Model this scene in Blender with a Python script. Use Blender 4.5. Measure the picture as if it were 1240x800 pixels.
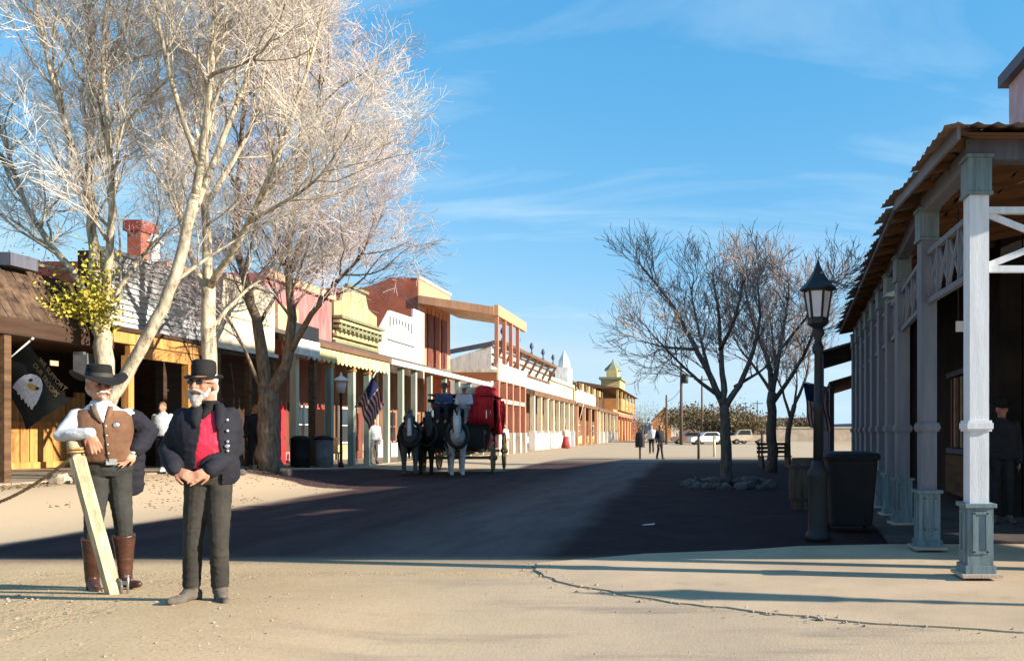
import bpy, math, random
import numpy as np
from mathutils import Vector, Matrix, noise, Quaternion
random.seed(7)
rng = np.random.default_rng(7)
R = math.radians
scene = bpy.context.scene
COL = scene.collection
for o in list(bpy.data.objects):
    bpy.data.objects.remove(o)

# ------------------------------------------------------------------ camera, sky, sun, exposure
FPX, CX, CY, EYE = 973.0, 845.0, 524.0, 1.35
cam = bpy.data.cameras.new('camera')
cam.sensor_width = 36.0
cam.lens = 36.0 * FPX / 1240.0
cam.shift_x = -(CX - 620) / 1240.0
cam.shift_y = (CY - 400) / 1240.0
cam.clip_end = 4000
camo = bpy.data.objects.new('camera', cam)
camo.location = (0, 0, EYE)
camo.rotation_euler = (R(90), 0, 0)
COL.objects.link(camo)
scene.camera = camo

SUN_EL, SUN_AZ = 20.6, 98.5          # azimuth clockwise from +Y (down the street)
world = bpy.data.worlds.new('World')
scene.world = world
world.use_nodes = True
wn, wl = world.node_tree.nodes, world.node_tree.links
wn.clear()
sky = wn.new('ShaderNodeTexSky')
sky.sky_type = 'NISHITA'
sky.sun_disc = False
sky.sun_elevation = R(SUN_EL)
sky.sun_rotation = R(SUN_AZ)
sky.altitude = 1400
sky.air_density = 1.0
sky.dust_density = 0.3
sky.ozone_density = 2.2
bgn = wn.new('ShaderNodeBackground')
bgn.inputs['Strength'].default_value = 0.10
wout = wn.new('ShaderNodeOutputWorld')
tc = wn.new('ShaderNodeTexCoord')
sep = wn.new('ShaderNodeSeparateXYZ')
wl.new(tc.outputs['Generated'], sep.inputs[0])
def wmath(op, a, b):
    m = wn.new('ShaderNodeMath'); m.operation = op
    for i, v in enumerate((a, b)):
        if isinstance(v, (int, float)): m.inputs[i].default_value = v
        else: wl.new(v, m.inputs[i])
    return m.outputs[0]
zz = wmath('ADD', wmath('MAXIMUM', sep.outputs['Z'], 0.0), 0.22)
comb = wn.new('ShaderNodeCombineXYZ')
wl.new(wmath('MULTIPLY', wmath('DIVIDE', sep.outputs['X'], zz), 0.75), comb.inputs[0])
wl.new(wmath('MULTIPLY', wmath('DIVIDE', sep.outputs['Y'], zz), 2.6), comb.inputs[1])
cn = wn.new('ShaderNodeTexNoise')
cn.inputs['Scale'].default_value = 1.35; cn.inputs['Detail'].default_value = 7
cn.inputs['Roughness'].default_value = 0.56; cn.inputs['Distortion'].default_value = 0.7
wl.new(comb.outputs[0], cn.inputs['Vector'])
cr = wn.new('ShaderNodeMapRange')
cr.inputs['From Min'].default_value = 0.50; cr.inputs['From Max'].default_value = 0.85
cr.inputs['To Min'].default_value = 0.0; cr.inputs['To Max'].default_value = 0.55
wl.new(cn.outputs['Fac'], cr.inputs['Value'])
cm = wn.new('ShaderNodeMixRGB')
cm.inputs['Color2'].default_value = (3.4, 4.2, 4.6, 1)      # thin cirrus
# clear desert air: the whole sky a little more saturated and evener than the bare model
sp = wn.new('ShaderNodeSeparateColor'); cbc = wn.new('ShaderNodeCombineColor')
wl.new(sky.outputs[0], sp.inputs[0])
for i, (k_, g_, m_) in enumerate(((0.62, 1.25, 2.5), (1.46, 0.56, 3.45), (2.45, 0.34, 4.1))):
    wl.new(wmath('MINIMUM', wmath('MULTIPLY', wmath('POWER', wmath('MAXIMUM', sp.outputs[i], 0.0), g_), k_), m_), cbc.inputs[i])
wl.new(cr.outputs[0], cm.inputs['Fac']); wl.new(cbc.outputs[0], cm.inputs['Color1'])
wl.new(cm.outputs[0], bgn.inputs['Color']); wl.new(bgn.outputs[0], wout.inputs[0])

sd = Vector((math.sin(R(SUN_AZ)) * math.cos(R(SUN_EL)), math.cos(R(SUN_AZ)) * math.cos(R(SUN_EL)), math.sin(R(SUN_EL))))
sl = bpy.data.lights.new('sun', 'SUN')
sl.energy = 5.0; sl.angle = R(0.5); sl.color = (1.0, 0.90, 0.76)
so = bpy.data.objects.new('sun', sl)
so.rotation_euler = (-sd).to_track_quat('-Z', 'Y').to_euler()
so.location = (30, -8, 30)
COL.objects.link(so)
scene.view_settings.view_transform = 'Standard'
scene.view_settings.look = 'None'
scene.view_settings.gamma = 1.0
scene.view_settings.exposure = 1.28
scene.cycles.max_bounces = 6

# ------------------------------------------------------------------ materials
MATS = {}
def mat(name, rgb, rough=0.85, var=0.18, scale=3.0, bump=0.15, stretch=(1, 1, 1), spec=0.3, metal=0.0, fine=28.0, rgb2=None, mix=0.5):
    if name in MATS: return MATS[name]
    m = bpy.data.materials.new(name); m.use_nodes = True
    n, l = m.node_tree.nodes, m.node_tree.links
    b = n['Principled BSDF']
    b.inputs['Roughness'].default_value = rough
    b.inputs['Specular IOR Level'].default_value = spec
    b.inputs['Metallic'].default_value = metal
    t = n.new('ShaderNodeTexCoord'); mp = n.new('ShaderNodeMapping')
    mp.inputs['Scale'].default_value = stretch
    g = n.new('ShaderNodeNewGeometry')
    l.new(g.outputs['Position'], mp.inputs['Vector'])
    oi = n.new('ShaderNodeObjectInfo')
    n1 = n.new('ShaderNodeTexNoise'); n1.inputs['Scale'].default_value = scale; n1.inputs['Detail'].default_value = 5
    n1.inputs['Roughness'].default_value = 0.65
    l.new(mp.outputs[0], n1.inputs['Vector'])
    n2 = n.new('ShaderNodeTexNoise'); n2.inputs['Scale'].default_value = fine; n2.inputs['Detail'].default_value = 3
    l.new(mp.outputs[0], n2.inputs['Vector'])
    c2 = rgb2 if rgb2 else tuple(c * (1 - 2.2 * var) for c in rgb)
    c1 = rgb if rgb2 else tuple(min(1, c * (1 + 0.9 * var)) for c in rgb)
    rp = n.new('ShaderNodeMapRange')
    rp.inputs['From Min'].default_value = 0.5 - 0.16; rp.inputs['From Max'].default_value = 0.5 + 0.18
    l.new(n1.outputs['Fac'], rp.inputs['Value'])
    mx = n.new('ShaderNodeMixRGB')
    mx.inputs['Color1'].default_value = (*c1, 1); mx.inputs['Color2'].default_value = (*[max(0, c) for c in c2], 1)
    l.new(rp.outputs[0], mx.inputs['Fac'])
    # small random difference piece to piece, and fine grain
    hv = n.new('ShaderNodeHueSaturation')
    vv = n.new('ShaderNodeMath'); vv.operation = 'MULTIPLY_ADD'; vv.inputs[1].default_value = var * 0.8; vv.inputs[2].default_value = 1 - var * 0.4
    l.new(oi.outputs['Random'], vv.inputs[0])
    v2 = n.new('ShaderNodeMath'); v2.operation = 'MULTIPLY_ADD'; v2.inputs[1].default_value = var * 1.2; v2.inputs[2].default_value = -var * 0.6
    l.new(n2.outputs['Fac'], v2.inputs[0])
    v3 = n.new('ShaderNodeMath'); v3.operation = 'ADD'
    l.new(vv.outputs[0], v3.inputs[0]); l.new(v2.outputs[0], v3.inputs[1])
    l.new(v3.outputs[0], hv.inputs['Value']); l.new(mx.outputs[0], hv.inputs['Color'])
    l.new(hv.outputs[0], b.inputs['Base Color'])
    if bump:
        bp = n.new('ShaderNodeBump'); bp.inputs['Strength'].default_value = bump; bp.inputs['Distance'].default_value = 0.02
        l.new(n2.outputs['Fac'], bp.inputs['Height']); l.new(bp.outputs[0], b.inputs['Normal'])
    MATS[name] = m
    return m

W_V = (6, 6, 0.5)      # grain along z
W_Y = (6, 0.5, 6)      # grain along the street
W_X = (0.5, 6, 6)
M = {}
M['orange_wood'] = mat('orange_wood', (0.52, 0.25, 0.07), 0.6, 0.22, 1.5, 0.2, W_V, 0.4)
M['dark_wood'] = mat('dark_wood', (0.055, 0.028, 0.016), 0.7, 0.25, 1.5, 0.2, W_Y)
M['brown_wood'] = mat('brown_wood', (0.13, 0.07, 0.035), 0.8, 0.25, 1.5, 0.25, W_Y)
M['rafter'] = mat('rafter', (0.15, 0.075, 0.035), 0.8, 0.25, 1.5, 0.2, W_X)
M['grey_deck'] = mat('grey_deck', (0.33, 0.27, 0.20), 0.9, 0.22, 1.5, 0.3, W_Y)
M['shingle'] = mat('shingle', (0.105, 0.066, 0.042), 0.95, 0.35, 5, 0.4)
M['pale_board'] = mat('pale_board', (0.50, 0.50, 0.50), 0.8, 0.2, 1.5, 0.2, W_Y)
M['cream'] = mat('cream', (0.64, 0.55, 0.41), 0.85, 0.20, 1.6, 0.15, (2, 2, .5))
M['cream_post'] = mat('cream_post', (0.66, 0.55, 0.38), 0.8, 0.14, 1.5, 0.1, W_V)
M['white_paint'] = mat('white_paint', (0.74, 0.71, 0.65), 0.75, 0.14, 1.6, 0.1, (2, 2, .5))
M['pink'] = mat('pink', (0.46, 0.15, 0.14), 0.9, 0.24, 1.4, 0.15, (2, 2, .5))
M['olive'] = mat('olive', (0.46, 0.39, 0.20), 0.85, 0.22, 1.5, 0.12, (2, 2, .5))
M['olive_trim'] = mat('olive_trim', (0.20, 0.20, 0.11), 0.8, 0.14, 1.5, 0.1)
M['brick_red'] = mat('brick_red', (0.44, 0.12, 0.065), 0.92, 0.14, 1.0, 0.2)
M['red_tan'] = mat('red_tan', (0.58, 0.30, 0.17), 0.85, 0.12, 1.0, 0.12, W_V)
M['red_post'] = mat('red_post', (0.42, 0.17, 0.11), 0.75, 0.15, 1.5, 0.12, W_V)
M['door_red'] = mat('door_red', (0.16, 0.05, 0.035), 0.6, 0.2, 1.5, 0.1, W_V)
M['bright_red'] = mat('bright_red', (0.50, 0.025, 0.03), 0.7, 0.2, 2, 0.1)
M['sage_post'] = mat('sage_post', (0.29, 0.33, 0.27), 0.8, 0.14, 1.5, 0.1, W_V)
M['yellow_val'] = mat('yellow_val', (0.66, 0.54, 0.26), 0.8, 0.12, 3, 0.1)
M['tar_roof'] = mat('tar_roof', (0.16, 0.11, 0.08), 0.95, 0.25, 2, 0.3)
M['grey_metal_roof'] = mat('grey_metal_roof', (0.42, 0.40, 0.38), 0.55, 0.2, 1.5, 0.1, (1, 1, 1), 0.5, 0.3)
M['corrugated'] = mat('corrugated', (0.40, 0.36, 0.33), 0.5, 0.3, 1.2, 0.08, (1, 1, 1), 0.5, 0.5, rgb2=(0.24, 0.12, 0.06))
M['post_white'] = mat('post_white', (0.66, 0.67, 0.69), 0.65, 0.07, 2.6, 0.12, W_V, 0.4)
M['post_blue'] = mat('post_blue', (0.15, 0.205, 0.22), 0.65, 0.2, 3, 0.12, W_V, 0.4)
M['post_shade_grey'] = mat('post_shade_grey', (0.15, 0.155, 0.18), 0.65, 0.1, 1.8, 0.06, W_V, 0.4)  # white post paint greyed: the porch shade is put into the colour
M['slate_paint'] = mat('slate_paint', (0.10, 0.105, 0.135), 0.7, 0.12, 1.8, 0.08, W_V)
M['pink_wall'] = mat('pink_wall', (0.50, 0.34, 0.36), 0.9, 0.12, 1.5, 0.15)
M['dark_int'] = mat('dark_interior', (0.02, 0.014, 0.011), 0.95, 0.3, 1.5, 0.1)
M['black_iron'] = mat('black_iron', (0.010, 0.010, 0.012), 0.6, 0.2, 4, 0.05, (1, 1, 1), 0.5)
M['steel'] = mat('steel', (0.35, 0.35, 0.36), 0.35, 0.15, 4, 0.05, (1, 1, 1), 0.5, 0.8)
M['plastic_bin'] = mat('plastic_bin', (0.009, 0.008, 0.009), 0.7, 0.2, 4, 0.05)
M['barrel'] = mat('barrel_wood', (0.09, 0.06, 0.04), 0.85, 0.25, 2, 0.2, W_V)
M['concrete'] = mat('concrete', (0.46, 0.38, 0.29), 0.92, 0.12, 1.4, 0.25, fine=60)
M['rock'] = mat('rock', (0.12, 0.10, 0.09), 0.95, 0.3, 4, 0.5)
M['rock_tan'] = mat('rock_tan', (0.36, 0.29, 0.21), 0.95, 0.25, 4, 0.5)
M['pale_bark'] = mat('pale_bark', (0.50, 0.42, 0.30), 0.92, 0.34, 4, 0.5, (3, 3, 0.8))
M['dark_bark'] = mat('dark_bark', (0.13, 0.10, 0.08), 0.95, 0.3, 5, 0.5, (3, 3, 0.8))
M['pale_twig'] = mat('pale_twig', (0.70, 0.62, 0.53), 0.9, 0.14, 1.2, 0)
M['lilac_twig'] = mat('lilac_twig', (0.62, 0.53, 0.52), 0.9, 0.14, 1.2, 0)
M['grey_twig'] = mat('grey_twig', (0.30, 0.235, 0.21), 0.9, 0.2, 1.2, 0)
M['yellow_leaf'] = mat('yellow_leaf', (0.55, 0.46, 0.06), 0.7, 0.3, 5, 0)
M['bush'] = mat('bush_leaf', (0.16, 0.12, 0.06), 0.9, 0.3, 2, 0)
M['timber'] = mat('timber', (0.46, 0.36, 0.22), 0.8, 0.26, 2.6, 0.2, W_V)
M['timber_grey'] = mat('timber_grey', (0.36, 0.29, 0.19), 0.85, 0.2, 2.2, 0.2, W_V)
M['rope'] = mat('rope', (0.36, 0.22, 0.09), 0.9, 0.25, 30, 0.3)
M['skin'] = mat('skin', (0.44, 0.20, 0.125), 0.6, 0.14, 9, 0.08, spec=0.4)
M['hair_white'] = mat('hair_white', (0.42, 0.39, 0.35), 0.9, 0.2, 40, 0.5)
M['hair_brown'] = mat('hair_brown', (0.16, 0.09, 0.05), 0.9, 0.2, 40, 0.4)
M['black_felt'] = mat('black_felt', (0.010, 0.009, 0.009), 0.85, 0.2, 6, 0.1)
M['hat_band'] = mat('hat_band', (0.06, 0.055, 0.05), 0.6, 0.2, 6, 0.1)
M['brown_vest'] = mat('brown_vest', (0.165, 0.082, 0.045), 0.85, 0.16, 5, 0.25)
M['vest_lining'] = mat('vest_lining', (0.10, 0.065, 0.04), 0.85, 0.16, 5, 0.2)
M['white_shirt'] = mat('white_shirt', (0.52, 0.53, 0.56), 0.85, 0.08, 5, 0.15)
M['navy_coat'] = mat('navy_coat', (0.012, 0.012, 0.019), 0.85, 0.15, 5, 0.2)
M['red_satin'] = mat('red_satin', (0.52, 0.012, 0.045), 0.45, 0.2, 14, 0.3, spec=0.5)
M['grey_trousers'] = mat('grey_trousers', (0.034, 0.034, 0.030), 0.9, 0.18, 6, 0.25)
M['tan_trousers'] = mat('tan_trousers', (0.038, 0.034, 0.028), 0.9, 0.18, 6, 0.25)
M['brown_boot'] = mat('brown_boot', (0.062, 0.024, 0.014), 0.38, 0.25, 6, 0.1, spec=0.5)
M['suede'] = mat('suede', (0.13, 0.11, 0.09), 0.9, 0.2, 8, 0.15)
M['belt'] = mat('belt', (0.03, 0.02, 0.015), 0.5, 0.2, 6, 0.1)
M['silver'] = mat('silver', (0.75, 0.73, 0.68), 0.25, 0.1, 6, 0, metal=0.9, spec=0.5)
M['glasses'] = mat('dark_lens', (0.01, 0.01, 0.012), 0.15, 0.1, 6, 0, spec=0.6)
M['cloth_blue'] = mat('cloth_blue', (0.05, 0.08, 0.17), 0.85, 0.15, 5, 0.15)
M['cloth_grey'] = mat('cloth_grey', (0.16, 0.16, 0.17), 0.85, 0.15, 5, 0.15)
M['cloth_dark'] = mat('cloth_dark', (0.02, 0.02, 0.024), 0.85, 0.15, 5, 0.15)
M['cloth_red'] = mat('cloth_red', (0.36, 0.04, 0.04), 0.8, 0.15, 5, 0.15)
M['cloth_tan'] = mat('cloth_tan', (0.42, 0.32, 0.21), 0.85, 0.15, 5, 0.15)
M['white_coat_horse'] = mat('horse_grey', (0.55, 0.53, 0.50), 0.8, 0.2, 3, 0.1)
M['dark_coat_horse'] = mat('horse_dark', (0.11, 0.10, 0.10), 0.8, 0.2, 3, 0.1)
M['leather'] = mat('leather', (0.02, 0.015, 0.012), 0.55, 0.2, 6, 0.1)
M['coach_red'] = mat('coach_red', (0.16, 0.015, 0.02), 0.5, 0.15, 2, 0.05, spec=0.5)
M['coach_drape'] = mat('coach_drape', (0.60, 0.02, 0.025), 0.8, 0.15, 3, 0.15)
M['wheel_wood'] = mat('wheel_wood', (0.26, 0.17, 0.09), 0.75, 0.2, 3, 0.1)
M['flag_black'] = mat('flag_black', (0.014, 0.015, 0.014), 0.9, 0.2, 3, 0.1)
M['flag_red'] = mat('flag_red', (0.34, 0.03, 0.04), 0.85, 0.15, 3, 0.1)
M['flag_white'] = mat('flag_white', (0.70, 0.67, 0.62), 0.85, 0.1, 3, 0.1)
M['flag_blue'] = mat('flag_blue', (0.02, 0.03, 0.10), 0.85, 0.15, 3, 0.1)
M['gold_print'] = mat('gold_print', (0.30, 0.20, 0.09), 0.8, 0.1, 3, 0)
M['eagle_white'] = mat('eagle_white', (0.56, 0.56, 0.60), 0.85, 0.2, 30, 0.2)
M['eagle_beak'] = mat('eagle_beak', (0.55, 0.33, 0.07), 0.7, 0.1, 3, 0)
M['yellow_paint'] = mat('yellow_paint', (0.50, 0.38, 0.17), 0.8, 0.12, 1.2, 0.1)
M['brown_trim'] = mat('brown_trim', (0.15, 0.08, 0.045), 0.8, 0.15, 1.2, 0.1)
M['adobe_orange'] = mat('adobe_orange', (0.55, 0.27, 0.10), 0.9, 0.12, 1.0, 0.1)
M['adobe'] = mat('adobe', (0.56, 0.45, 0.33), 0.9, 0.12, 0.8, 0.15)
M['green_copper'] = mat('green_copper', (0.22, 0.25, 0.16), 0.8, 0.12, 1.2, 0.1)
M['asphalt_dark'] = None
M['car_white'] = mat('car_white', (0.72, 0.72, 0.72), 0.3, 0.04, 2, 0, spec=0.5)
M['car_red'] = mat('car_red', (0.20, 0.12, 0.09), 0.3, 0.04, 2, 0, spec=0.5)
M['car_blue'] = mat('car_blue', (0.07, 0.09, 0.13), 0.3, 0.04, 2, 0, spec=0.5)
M['rubber'] = mat('rubber', (0.02, 0.02, 0.02), 0.8, 0.1, 5, 0.05)
M['pole_wood'] = mat('pole_wood', (0.10, 0.075, 0.06), 0.9, 0.2, 2, 0.15, W_V)
M['chimney_red'] = mat('chimney_red', (0.33, 0.07, 0.05), 0.9, 0.2, 3, 0.2)

def glass_mat(name, rgb, rough):
    m = bpy.data.materials.new(name); m.use_nodes = True
    b = m.node_tree.nodes['Principled BSDF']
    b.inputs['Base Color'].default_value = (*rgb, 1); b.inputs['Roughness'].default_value = rough
    b.inputs['Specular IOR Level'].default_value = 0.6
    return m
M['dark_glass'] = glass_mat('dark_glass', (0.02, 0.025, 0.03), 0.06)
M['frosted'] = mat('frosted_glass', (0.62, 0.58, 0.60), 0.35, 0.06, 6, 0, spec=0.5)

# ------------------------------------------------------------------ mesh helpers
class MB:
    def __init__(s): s.v = []; s.f = []; s.mi = []; s.cur = 0
    def add(s, vs, fs):
        b = len(s.v); s.v.extend([tuple(p) for p in vs]); s.f.extend([tuple(i + b for i in f) for f in fs]); s.mi.extend([s.cur] * len(fs)); return s
    def box(s, c, d, rz=0.0, m=None):
        hx, hy, hz = d[0] / 2, d[1] / 2, d[2] / 2
        vs = [Vector((x, y, z)) for x in (-hx, hx) for y in (-hy, hy) for z in (-hz, hz)]
        mm = m if m is not None else Matrix.Rotation(rz, 3, 'Z')
        c = Vector(c)
        vs = [mm @ v + c for v in vs]
        return s.add(vs, [(0, 1, 3, 2), (4, 6, 7, 5), (0, 4, 5, 1), (2, 3, 7, 6), (0, 2, 6, 4), (1, 5, 7, 3)])
    def span(s, x0, x1, y0, y1, z0, z1):
        return s.box(((x0 + x1) / 2, (y0 + y1) / 2, (z0 + z1) / 2), (abs(x1 - x0), abs(y1 - y0), abs(z1 - z0)))
    def bar(s, p, q, w, h=None, up=(0, 0, 1)):
        p, q = Vector(p), Vector(q); h = h or w
        d = q - p; L = d.length; d.normalize(); u = Vector(up)
        x = d.cross(u)
        if x.length < 1e-4: x = d.cross(Vector((1, 0, 0)))
        x.normalize(); z = x.cross(d)
        m = Matrix((x, d, z)).transposed()
        return s.box((p + q) / 2, (w, L, h), m=m)
    def tube(s, pts, rad, n=8, cap=True, round_end=False):
        pts = [Vector(p) for p in pts]
        if isinstance(rad, (int, float)): rad = [rad] * len(pts)
        rad = list(rad)
        if round_end:
            d0 = (pts[0] - pts[1]).normalized(); d1 = (pts[-1] - pts[-2]).normalized()
            r0, r1 = rad[0], rad[-1]
            m0 = r0 if isinstance(r0, (int, float)) else min(r0); m1 = r1 if isinstance(r1, (int, float)) else min(r1)
            sc = lambda r, k: r * k if isinstance(r, (int, float)) else (r[0] * k, r[1] * k)
            pts = [pts[0] + d0 * m0 * .95, pts[0] + d0 * m0 * .7] + pts + [pts[-1] + d1 * m1 * .7, pts[-1] + d1 * m1 * .95]
            rad = [sc(r0, .3), sc(r0, .72)] + rad + [sc(r1, .72), sc(r1, .3)]
        t0 = (pts[1] - pts[0]).normalized()
        a = Vector((1, 0, 0)) if abs(t0.x) < .8 else Vector((0, 1, 0))
        a = (a - t0 * a.dot(t0)).normalized()
        vs, fs = [], []
        for i, p in enumerate(pts):
            t = (pts[min(i + 1, len(pts) - 1)] - pts[max(i - 1, 0)]).normalized()
            a = (a - t * a.dot(t)); a.normalize(); b = t.cross(a)
            r = rad[i]; ra, rb = (r, r) if isinstance(r, (int, float)) else r
            for k in range(n):
                an = 2 * math.pi * k / n
                vs.append(p + a * math.cos(an) * ra + b * math.sin(an) * rb)
        for i in range(len(pts) - 1):
            for k in range(n):
                k2 = (k + 1) % n
                fs.append((i * n + k, i * n + k2, (i + 1) * n + k2, (i + 1) * n + k))
        if cap:
            fs.append(tuple(reversed(range(n)))); fs.append(tuple((len(pts) - 1) * n + k for k in range(n)))
        return s.add(vs, fs)
    def lathe(s, prof, n=16, c=(0, 0, 0), sy=1.0):
        vs, fs = [], []
        for r, z in prof:
            for k in range(n):
                a = 2 * math.pi * (k + .5) / n
                vs.append((c[0] + r * math.cos(a), c[1] + r * math.sin(a) * sy, c[2] + z))
        for i in range(len(prof) - 1):
            for k in range(n):
                k2 = (k + 1) % n
                fs.append((i * n + k, i * n + k2, (i + 1) * n + k2, (i + 1) * n + k))
        fs.append(tuple(reversed(range(n)))); fs.append(tuple((len(prof) - 1) * n + k for k in range(n)))
        return s.add(vs, fs)
    def ell(s, c, r, n=14, m=10, rot=None):
        c = Vector(c); vs, fs = [], []
        for i in range(m + 1):
            ph = math.pi * (i / m) * .98 + math.pi * .01
            for k in range(n):
                a = 2 * math.pi * k / n
                v = Vector((r[0] * math.sin(ph) * math.cos(a), r[1] * math.sin(ph) * math.sin(a), -r[2] * math.cos(ph)))
                vs.append(c + (rot @ v if rot else v))
        for i in range(m):
            for k in range(n):
                k2 = (k + 1) % n
                fs.append((i * n + k, i * n + k2, (i + 1) * n + k2, (i + 1) * n + k))
        fs.append(tuple(reversed(range(n)))); fs.append(tuple(m * n + k for k in range(n)))
        return s.add(vs, fs)
    def loft(s, secs, n=18, pw=2.0):
        """secs: (centre, rx, ry) stacked along z, super-elliptic, x wide, y deep"""
        vs, fs = [], []
        for c, rx, ry in secs:
            for k in range(n):
                a = 2 * math.pi * k / n; ca, sa = math.cos(a), math.sin(a)
                vs.append((c[0] + rx * math.copysign(abs(ca) ** (2 / pw), ca), c[1] + ry * math.copysign(abs(sa) ** (2 / pw), sa), c[2]))
        for i in range(len(secs) - 1):
            for k in range(n):
                k2 = (k + 1) % n
                fs.append((i * n + k, i * n + k2, (i + 1) * n + k2, (i + 1) * n + k))
        fs.append(tuple(reversed(range(n)))); fs.append(tuple((len(secs) - 1) * n + k for k in range(n)))
        return s.add(vs, fs)
    def prism(s, poly, d):
        """poly: 3D points of one face (planar), extruded by vector d"""
        n = len(poly); d = Vector(d)
        vs = [Vector(p) for p in poly] + [Vector(p) + d for p in poly]
        fs = [tuple(range(n)), tuple(reversed(range(n, 2 * n)))]
        for i in range(n):
            j = (i + 1) % n; fs.append((j, i, i + n, j + n))
        return s.add(vs, fs)
    def mesh(s, name, mats, smooth=False):
        me = bpy.data.meshes.new(name)
        me.from_pydata(s.v, [], s.f)
        for m in (mats if isinstance(mats, (list, tuple)) else [mats]): me.materials.append(m)
        if any(s.mi): me.polygons.foreach_set('material_index', s.mi)
        if smooth: me.polygons.foreach_set('use_smooth', [True] * len(me.polygons))
        me.validate(); me.update()
        import bmesh
        bm = bmesh.new(); bm.from_mesh(me); bmesh.ops.recalc_face_normals(bm, faces=bm.faces); bm.to_mesh(me); bm.free()
        return me
    def build(s, name, mats, parent=None, smooth=False, local=False):
        """vertices are world coordinates (or the parent's own when local); the object sits at its own centre"""
        if not local:
            a = np.array(s.v); c = Vector(((a[:, 0].min() + a[:, 0].max()) / 2, (a[:, 1].min() + a[:, 1].max()) / 2, a[:, 2].min()))
            s.v = [(x - c.x, y - c.y, z - c.z) for x, y, z in s.v]
        else: c = Vector((0, 0, 0))
        return link(s.mesh(name, mats, smooth), name, parent, c if (local or parent is None) else c - WLOC[parent])
WLOC = {}
def link(me, name, parent=None, loc=(0, 0, 0)):
    o = bpy.data.objects.new(name, me); COL.objects.link(o); o.location = loc
    if parent is not None: o.parent = parent; WLOC[o] = WLOC.get(parent, Vector()) + Vector(loc)
    else: WLOC[o] = Vector(loc)
    return o
def tag(o, label, cat, group=None):
    o['label'] = label; o['category'] = cat
    if group: o['group'] = group
    return o
def thing(name, label, cat, loc=(0, 0, 0), rz=0.0, group=None):
    o = bpy.data.objects.new(name, None); COL.objects.link(o); o.location = loc; o.rotation_euler = (0, 0, rz)
    o.empty_display_size = .2
    WLOC[o] = Vector(loc)
    return tag(o, label, cat, group)
def kind(o, k): o['kind'] = k; return o
def copy_tree(o, parent=None, loc=None, rz=None, label=None):
    c = o.copy(); COL.objects.link(c); c.parent = parent
    if loc is not None: c.location = loc
    if rz is not None: c.rotation_euler = (0, 0, rz)
    if label: c['label'] = label
    WLOC[c] = Vector(c.location)
    for ch in list(o.children): copy_tree(ch, c)
    return c
def sm(t): t = max(0., min(1., t)); return t * t * (3 - 2 * t)
def remesh(mb, mats, name, voxel, smooth=4, wr=0.0, wscale=9.0, disp=None):
    """one continuous skin over overlapping closed shapes"""
    me = mb.mesh(name, mats)
    t = bpy.data.objects.new('tmp', me); COL.objects.link(t)
    md = t.modifiers.new('r', 'REMESH'); md.mode = 'VOXEL'; md.voxel_size = voxel; md.use_smooth_shade = True
    s2 = t.modifiers.new('s', 'SMOOTH'); s2.factor = .5; s2.iterations = smooth
    dg = bpy.context.evaluated_depsgraph_get(); dg.update()
    ev = t.evaluated_get(dg)
    out = bpy.data.meshes.new_from_object(ev)
    bpy.data.objects.remove(t); bpy.data.meshes.remove(me)
    out.name = name
    if not out.materials:
        out.materials.append(mats)
    if wr:
        nv = len(out.vertices); co = np.empty(nv * 3); no = np.empty(nv * 3)
        out.vertices.foreach_get('co', co); out.vertices.foreach_get('normal', no)
        co = co.reshape(-1, 3); no = no.reshape(-1, 3)
        h = np.array([noise.noise(Vector((c[0] * wscale * .55 + c[2] * 1.5, c[1] * wscale * .55, c[2] * wscale * 1.5))) + .35 * noise.noise(Vector((c[0] * wscale * 1.6, c[1] * wscale * 1.6, c[2] * wscale * 3.0 + 5))) for c in co])
        h = .5 - np.sqrt(np.abs(h)) * 1.1
        co = co + no * (h * wr)[:, None]
        out.vertices.foreach_set('co', co.ravel()); out.update()
    out.polygons.foreach_set('use_smooth', [True] * len(out.polygons))
    return out

# ------------------------------------------------------------------ ground
def gz(x, y):
    r = sm((-x - 8.6) / 3.2) * (0.10 + 0.30 * (1 - sm((y - 20) / 11)) - 0.09 * sm((y - 36) / 12))
    m = 0.10 * sm((-x - 1.8) / 1.4) * (1 - sm((y - 5.9) / 1.2))
    return r + m
def sheet(name, xs, ys, dz, m, clip=None):
    xs, ys = list(xs), list(ys)
    mb = MB()
    nx = len(xs); brd = lambda i, n: .02 if dz and i in (0, n - 1) else 0.0     # edges tuck under the surface below
    vs = [(x, y, gz(x, y) + dz - max(brd(i, nx), brd(j, len(ys)))) for j, y in enumerate(ys) for i, x in enumerate(xs)]
    fs = [(j * nx + i, j * nx + i + 1, (j + 1) * nx + i + 1, (j + 1) * nx + i) for j in range(len(ys) - 1) for i in range(nx - 1)]
    mb.add(vs, fs)
    o = kind(link(mb.mesh(name, m, True), name), 'structure')
    return o
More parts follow.
